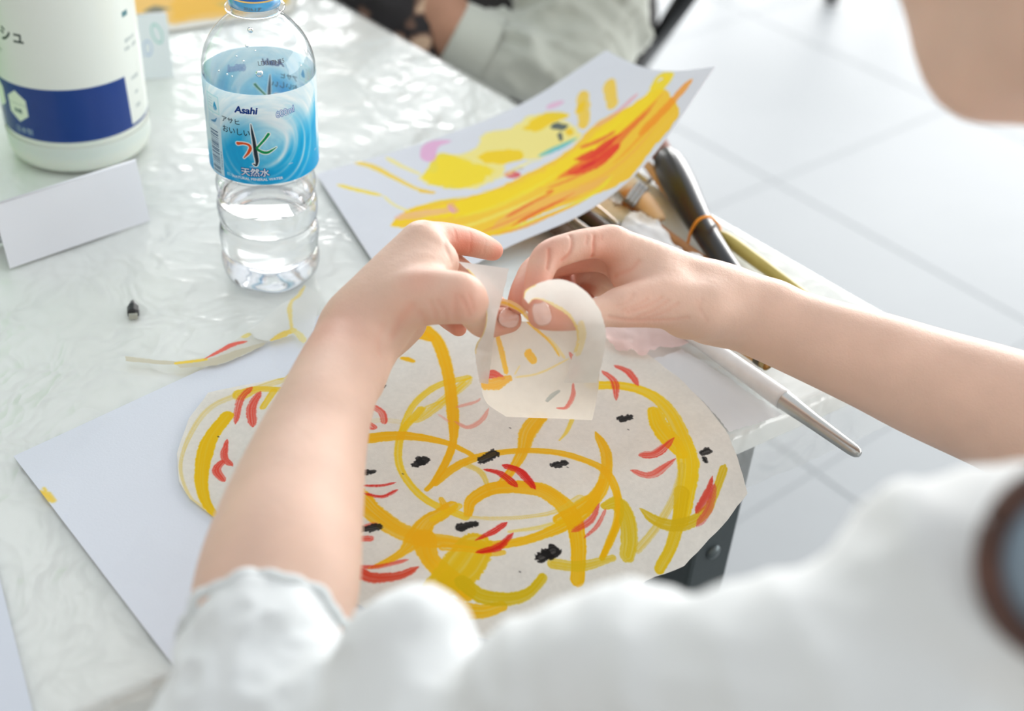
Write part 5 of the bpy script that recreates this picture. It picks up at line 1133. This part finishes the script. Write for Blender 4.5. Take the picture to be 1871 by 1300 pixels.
# ================================================================ BRUSHES AND HANDLES
def tb(name, pts, m, parent, h=.01, n=20, flat=1., sub=6, cap=True):
    q = catmull([(*P(x, y, h if len(r_) < 2 else r_[1]), r_[0]*((P(x, y, h)-CAM)@_f)/F) for x, y, *r_ in pts], sub)
    v, f = tube(q[:, :3], q[:, 3], n, flat, cap=cap); return mesh(name, v, f, m, parent)
lac = mat('black_lacquer', (.012, .014, .018), rough=.3, spec=.45, coat=.15)
hairb = mat('reddish_bristle', srgb(150, 104, 92), rough=.7, noise=(500, .7, srgb(96, 60, 52)), bump=(900, .0006)); creamb = mat('cream_bristle', srgb(214, 208, 186), rough=.75, noise=(420, .6, srgb(190, 184, 160)), bump=(900, .0005))
wood = mat('brown_wood', srgb(186, 138, 92), rough=.5, noise=(70, .8, srgb(150, 98, 58))); woodl = mat('pale_wood', srgb(208, 178, 136), rough=.55, noise=(60, .6, srgb(190, 150, 104)))
bamb = mat('green_bamboo', srgb(196, 180, 100), rough=.4, noise=(50, .6, srgb(170, 150, 70))); bamb2 = mat('golden_bamboo', srgb(206, 156, 92), rough=.35, noise=(60, .7, srgb(170, 112, 56)))
silv = mat('brushed_silver', (.55, .55, .53), rough=.28, metal=.9, noise=(40, .4, (.40, .39, .36))); pearl = mat('pearl_paint', (.72, .72, .71), rough=.25, coat=.5, noise=(120, .5, (.62, .61, .60)))
wirem = mat('grey_wire', (.22, .23, .24), rough=.35, metal=.7); rub = mat('orange_rubber', srgb(236, 150, 40), rough=.45); blk = mat('dark_brush_hair', (.03, .03, .035), .6, bump=(900, .0004)); brh = mat('brown_grey_hair', srgb(120, 104, 92), .6, noise=(400, .7, srgb(80, 66, 56)))
def brush(name, px, label, group='brushes laid along the table edge'): return thing(name, P(*px, .001), label, 'brush', group)
b1 = brush('large_brush', (1250, 380), 'thick black lacquered brush with reddish bristles and an orange rubber band')
tb('handle', [(1212, 283, 17), (1219, 292, 25), (1228, 312, 31), (1245, 345, 31), (1266, 385, 27), (1290, 428, 23), (1318, 470, 21), (1345, 510, 20), (1395, 590, 17)], lac, b1, .014, 32)
tb('bristle', [(1180, 232, 5), (1188, 246, 15), (1200, 266, 21), (1215, 290, 19)], hairb, b1, .014, 24)
rp = [P(x, y, h) for x, y, h in [(1257, 470, .001), (1257, 448, .004), (1262, 425, .014), (1276, 402, .028), (1296, 396, .030), (1310, 408, .022), (1316, 420, .010), (1316, 426, .002)]]
rbt = thing('rubber_band', rp[0], 'orange rubber band looped round the black brush handle', 'rubber band'); v, f = tube(catmull(rp, 6), .0011, 10); mesh('band', v, f, rub, rbt)
v, f = tube(catmull([P(x, y, h) for x, y, h in [(1257, 470, .001), (1261, 450, .003), (1264, 466, .002), (1256, 476, .001)]], 6), .0010, 8); mesh('knot', v, f, rub, rbt)
b2 = brush('hake_brush', (1190, 380), 'pale wooden flat brush bound with grey wire, cream bristles under the painting')
tb('handle', [(1155, 350, 25), (1175, 368, 24), (1200, 394, 16), (1207, 402, 10)], woodl, b2, .012, 20, .45); tb('bristle', [(1160, 352, 24), (1135, 332, 30), (1100, 305, 34)], creamb, b2, .012, 20, .3)
for k in range(3): tb('wire_binding', [(1143+k*6, 368-k*1+k*5, 4), (1155+k*6, 350+k*5, 4.5), (1169+k*6, 334+k*5, 4)], wirem, b2, .016, 10)
b3 = brush('wooden_brush', (1200, 420), 'slim brown wooden brush with wide cream bristles, left of the black brush')
tb('handle', [(1142, 370, 9), (1165, 385, 12), (1200, 415, 10), (1260, 458, 9), (1330, 505, 9)], wood, b3, .006, 16); tb('bristle', [(1150, 385, 14), (1125, 392, 28), (1098, 385, 38), (1070, 365, 40)], creamb, b3, .007, 18, .3)
b4 = brush('wood_handle_brush', (1250, 380), 'light wooden brush handle lying close beside the thick black brush')
tb('handle', [(1182, 300, 9), (1210, 335, 12), (1250, 385, 12), (1300, 445, 10), (1350, 500, 9)], woodl, b4, .008, 16, .6); tb('ferrule', [(1150, 306, 9), (1168, 318, 9), (1186, 332, 8)], silv, b4, .010, 14, .6)
b5 = brush('bamboo_brush', (1380, 480), 'yellow-green bamboo brush handle beyond the black brush, nearest the table edge')
tb('handle', [(1308, 426, 7), (1330, 438, 12), (1370, 468, 13), (1420, 505, 12), (1500, 565, 11)], bamb, b5, .010, 18)
b6 = brush('hollow_bamboo_handle', (1380, 650), 'golden bamboo handle whose hollow dark end shows below the right forearm')
tb('handle', [(1240, 540, 14), (1330, 612, 14), (1395, 658, 14.5), (1402, 663, 14.5)], bamb2, b6, .010, 24, cap=False); tb('end_ring', [(1385, 651, 15.5), (1391, 655, 16), (1397, 659.5, 15.5)], mat('dark_ring', srgb(70, 62, 44), .5), b6, .010, 24, cap=False)
tb('end_rim', [(1397, 659, 15), (1405, 665, 15)], mat('rim_wood', srgb(150, 130, 84), .5), b6, .010, 24, cap=False); tb('hollow_core', [(1380, 647, 11.5), (1401, 662, 11.5)], mat('bamboo_pith', srgb(190, 120, 40), .7), b6, .010, 20)
b7 = brush('silver_brush', (1430, 735), 'long silver brush handle sticking out past the near table corner')
tb('handle', [(1180, 552, 15), (1280, 622, 16), (1350, 672, 17.5), (1400, 708, 19), (1432, 731, 19.5)], pearl, b7, .012, 28)
tb('handle_tip', [(1430, 729.5, 18.5), (1445, 740.5, 17.5), (1480, 766, 15), (1530, 802, 13), (1556, 820.5, 12), (1566, 827.5, 10), (1571, 831, 6)], silv, b7, .012, 28)
b8 = brush('flat_brush', (1075, 400), 'black flat brush with shiny silver rims between the painting and the right hand')
tb('ferrule', [(1045, 372, 24), (1085, 402, 22), (1150, 450, 18)], lac, b8, .008, 18, .3)
for dx in (-17, 19): tb('ferrule_rim', [(1045+dx*.75, 372-dx, 3.5), (1085+dx*.72, 402-dx*.95, 3.5), (1120+dx*.6, 428-dx*.9, 3)], mat('polished_rim', (.8, .82, .84), .2, metal=.6), b8, .011, 10)
b9 = brush('brown_flat_brush', (1010, 410), 'brown-haired flat brush left of the black flat brush, above the right hand')
tb('bristle', [(975, 390, 16), (1010, 408, 24), (1040, 432, 22)], brh, b9, .007, 18, .35); tb('handle', [(1040, 432, 20), (1080, 462, 14), (1150, 512, 10)], wood, b9, .007, 16, .5)

# ================================================================ PERSON ACROSS THE TABLE AND CHAIRS
Eb = PZ(1062, 62, 1.34); pv = PZ(955, 62, 1.74); shF = Eb+np.array([-.01, .15, .27]); shB = shF+np.array([.02, .31, -.01]); nk = (shF+shB)/2+np.array([-.03, 0, .05]); hd2 = nk+np.array([-.06, .02, .17])
per2 = thing('person', (pv[0], pv[1], 0), 'person seated across the table in a gathered off-white blouse, brown forearm on black lap', 'person')
s2_ = SDF(np.minimum.reduce([pv-.30, Eb-.60, hd2-.2]), np.maximum.reduce([pv+.30, Eb+.35, hd2+.2]), .007)
wr2 = Q(690, -105, 1.27, 38); s2_.chain([(shF, .048), (Eb, .042)], .02); s2_.chain([(Eb, .040), Q(900, 100, 1.32, 56), Q(828, 52, 1.30, 54), Q(775, -8, 1.29, 52), wr2], .012); s2_.chain([wr2, Q(655, -140, 1.25, 34), Q(630, -160, 1.24, 24)], .01)
for k in range(4): s2_.chain([Q(650+k*8, -160+k*10, 1.25, 16), Q(600+k*6, -175+k*14, 1.24, 13), Q(565+k*6, -165+k*16, 1.235, 11)], .004)
s2_.chain([(shB, .048), (shB+np.array([-.05, .05, -.27]), .042), (shB+np.array([-.30, .0, -.33]), .036)], .02)
s2_.chain([(shF, .05), (nk-np.array([0, 0, .04]), .055), (shB, .05)], .03); s2_.chain([(nk-np.array([0, 0, .08]), .10), ((nk+pv)/2, .105), (pv, .115)], .06)
s2_.chain([(nk, .048), (hd2-np.array([0, 0, .04]), .048)], .02); s2_.ell(hd2+np.array([0, 0, .02]), np.eye(3), (.088, .075, .108), .02); s2_.chain([(hd2+np.array([-.085, 0, .0]), .009), (hd2+np.array([-.098, 0, -.02]), .011)], .01)
v2, q2 = s2_.tomesh(); v2 = relax(v2, q2, 2); n_ = vnormals(v2, q2)
if np.sum(n_*(v2-v2.mean(0))) < 0: q2 = q2[:, ::-1]
skin2 = skin_mat('skin_across', srgb(176, 132, 108), srgb(170, 100, 80), sss=.05); body_obj('body', [(v2, q2, np.zeros(len(v2)))], skin2, per2)
g2 = SDF(np.minimum(pv-.30, Eb-.45), np.maximum(pv+.32, shB+.16), .007)
g2.chain([(shF, .070), (Eb*.5+shF*.5, .080), (Eb, .068), Q(990, 100, 1.325, 92), Q(930, 100, 1.32, 80), Q(880, 86, 1.31, 62)], .02)
g2.chain([(shF, .07), (nk-np.array([0, 0, .07]), .085), (shB, .07)], .03); g2.chain([(nk-np.array([0, 0, .10]), .115), ((nk+pv)/2, .125), (pv+np.array([0, 0, .03]), .13)], .06)
g2.chain([(shB, .07), (shB+np.array([-.05, .05, -.27]), .07), (shB+np.array([-.18, .02, -.30]), .06)], .02)
gv2, gq2 = g2.tomesh(); gv2 = relax(gv2, gq2, 2); n_ = vnormals(gv2, gq2)
if np.sum(n_*(gv2-gv2.mean(0))) < 0: gq2 = gq2[:, ::-1]; n_ = -n_
fold = ridge((gv2[:, 0]*.4+gv2[:, 1])*34+gv2[:, 2]*20, gv2[:, 2]*9-gv2[:, 0]*12, 12, 2)
gv2 = gv2+n_*(.021*(fold-.45))[:, None]
bl2 = mat('off_white_cotton', srgb(192, 196, 186), .85, sheen=.3, bump=(60, .001)); mesh('blouse', gv2, gq2, bl2, per2)
ca, cb = Q(895, 92, 1.312, 1)[0], Q(829, 58, 1.303, 1)[0]; cv_, cf_ = tube(catmull([ca, (ca+cb)/2, cb, cb+(ca-cb)*.04, (ca+cb)/2], 5), np.interp(np.arange(21), [0, 5, 10, 12, 20], [.038, .0355, .0335, .0315, .031]), 40, cap=False); mesh('cuff', cv_, cf_, bl2, per2)
sk = SDF(pv-np.array([.75, .35, .28]), pv+np.array([.25, .3, .25]), .009); kn = PZ(560, -60, 1.46); kn[2] = pv[2]+.06
for o_ in (np.zeros(3), np.array([.10, .14, 0])): sk.chain([(pv+o_*.6, .13), (kn+o_, .105)], .05)
v_, q_ = sk.tomesh(); v_ = relax(v_, q_, 2); n_ = vnormals(v_, q_)
if np.sum(n_*(v_-v_.mean(0))) < 0: q_ = q_[:, ::-1]
mesh('skirt', v_, q_, mat('black_cloth', (.022, .020, .020), .85), per2)
for o_ in (np.zeros(3), np.array([.10, .14, 0])):
    a_ = kn+o_; v_, f_ = tube(catmull([a_, a_+np.array([.0, .01, -.12]), np.array([a_[0]+.04, a_[1]+.02, .10]), np.array([a_[0]+.04, a_[1]+.02, .07])], 6), [.05]*19, 16); mesh('trouser_leg', v_, f_, D.materials['black_cloth'], per2)
    v_, f_ = tube(catmull([np.array([a_[0]+.06, a_[1]+.02, .045]), np.array([a_[0]-.04, a_[1]-.0, .042]), np.array([a_[0]-.14, a_[1]-.02, .032])], 6), np.linspace(.04, .028, 13), 16, .9); mesh('shoe', v_, f_, D.materials['black_rubber'], per2)
hv2 = SDF(hd2-.16, hd2+.16, .006); hv2.ell(hd2+np.array([.015, 0, .035]), np.eye(3), (.098, .086, .115), .02); hv2.ell(hd2+np.array([-.085, 0, -.02]), np.eye(3), (.06, .09, .09), .01, sub=True); v_, q_ = hv2.tomesh(); fixn(mesh('hair', v_, q_, D.materials['dark_hair'], per2))
# patterned black cloth bag on the lap
bgm = mat('floral_black_cloth', (.02, .018, .018), .8); nt = bgm.node_tree; b = nt.nodes['Principled BSDF']; tc = nt.nodes.new('ShaderNodeTexCoord'); vo = nt.nodes.new('ShaderNodeTexVoronoi'); vo.inputs['Scale'].default_value = 26; nt.links.new(tc.outputs['Object'], vo.inputs['Vector'])
wv = nt.nodes.new('ShaderNodeTexNoise'); wv.inputs['Scale'].default_value = 60; nt.links.new(tc.outputs['Object'], wv.inputs['Vector']); ad = nt.nodes.new('ShaderNodeMath'); ad.operation = 'MULTIPLY_ADD'; ad.inputs[1].default_value = .5; nt.links.new(wv.outputs['Fac'], ad.inputs[0]); nt.links.new(vo.outputs['Distance'], ad.inputs[2])
cr = nt.nodes.new('ShaderNodeValToRGB'); cr.color_ramp.interpolation = 'EASE'; e = cr.color_ramp.elements; e[0].position = .42; e[0].color = (*srgb(196, 168, 142), 1); e[1].position = .62; e[1].color = (.02, .018, .02, 1); e3 = cr.color_ramp.elements.new(.52); e3.color = (*srgb(120, 92, 78), 1)
nt.links.new(ad.outputs[0], cr.inputs[0]); nt.links.new(cr.outputs[0], b.inputs['Base Color'])
bgc = PZ(662, 10, 1.34); sb = SDF(bgc-.22, bgc+.22, .006); sb.ell(bgc, [nrm(np.array([.75, -.6, 0])), nrm(np.array([.6, .75, 0])), (0, 0, 1)], (.115, .055, .085), .01)
v_, q_ = sb.tomesh(); n_ = vnormals(v_, q_)
if np.sum(n_*(v_-v_.mean(0))) < 0: q_ = q_[:, ::-1]; n_ = -n_
v_ = v_+n_*(.012*(ridge(v_[:, 0]*18, v_[:, 2]*16+v_[:, 1]*9, 4)-.5))[:, None]; bg_ = thing('cloth_bag', bgc, 'black floral cloth bag on the lap of the person across the table', 'bag'); mesh('bag_body', v_, q_, bgm, bg_)
hp = catmull([bgc+np.array([-.06, .03, .05]), bgc+np.array([-.05, .04, .16]), bgc+np.array([.03, -.02, .17]), bgc+np.array([.07, -.05, .05])], 8); v_, f_ = tube(hp, .008, 10, .4); mesh('bag_strap', v_, f_, D.materials['black_cloth'], bg_)
# chairs
chm = mat('black_metal_tube', (.012, .013, .015), .35, metal=.2); seatm = mat('dark_blue_vinyl', srgb(34, 44, 56), .45)
def rod(name, a, b, r, m, par, n=14): v_, f_ = tube([a, (np.asarray(a)+b)/2, b], r, n); return mesh(name, v_, f_, m, par)
ft = P(1132, 178, -TT+.012); tp_ = PZ(1268, -28, 1.42)
ch1 = thing('folding_chair', (ft[0], ft[1], 0), 'black folding chair of the person across the table, one slanting leg in view', 'chair')
dA = tp_-ft; sw_ = np.array([-.38, .20, 0.]); 
rod('leg', ft, ft+dA*1.25, .0125, chm, ch1); rod('leg', ft+sw_, ft+sw_+dA*1.25, .0125, chm, ch1)
f2_ = ft+np.array([-.42, .30, 0]); rod('leg', f2_, f2_+np.array([.26, dA[1]*.5, .44]), .0125, chm, ch1); rod('leg', f2_+sw_, f2_+sw_+np.array([.26, dA[1]*.5, .44]), .0125, chm, ch1)
sc_ = np.array([pv[0]+.02, pv[1]+.02, pv[2]-.16]); ex = nrm(np.array([sw_[1], -sw_[0], 0])); ey = nrm(sw_); sc_ = sc_+ey*.08; o = mesh('seat', *boxv(sc_, ex*.19, ey*.15, (0, 0, .018)), seatm, ch1, smooth=False); fixn(o); bevel(o, .012, 3)
o = mesh('backrest', *boxv(sc_+ex*.24+np.array([0, 0, .36]), ex*.012+np.array([0, 0, .0]), ey*.13, (0, 0, .10)), seatm, ch1, smooth=False); fixn(o); bevel(o, .008, 2)
rod('back_post', sc_+ex*.18-ey*.08, sc_+ex*.24-ey*.08+np.array([0, 0, .45]), .011, chm, ch1); rod('back_post', sc_+ex*.18+ey*.19, sc_+ex*.24+ey*.19+np.array([0, 0, .45]), .011, chm, ch1)
fA = P(1518, 2, -TT+.012); fB = P(1551, -10, -TT+.012); dd_ = nrm(fB-fA); ch2 = thing('stool', ((fA+fB)/2*[1, 1, 0]), 'black metal stool far behind, only its dark feet show at the top edge', 'chair')
oth = np.array([-dd_[1], dd_[0], 0])*.34; oth = oth if oth[1] > 0 else -oth
for q in (fA, fA+dd_*.34, fA+oth, fA+dd_*.34+oth): rod('leg', q, q+np.array([0, 0, .44]), .020, chm, ch2)
fcen = fA+dd_*.17+oth/2; o = mesh('seat', *boxv(fcen+np.array([0, 0, .455]), dd_*.2, oth/.34*.2, (0, 0, .018)), seatm, ch2, smooth=False); fixn(o); bevel(o, .01, 2)
for q, r2 in ((fA, fA+dd_*.34), (fA+oth, fA+dd_*.34+oth)): rod('stretcher', q+np.array([0, 0, .18]), r2+np.array([0, 0, .18]), .009, chm, ch2)
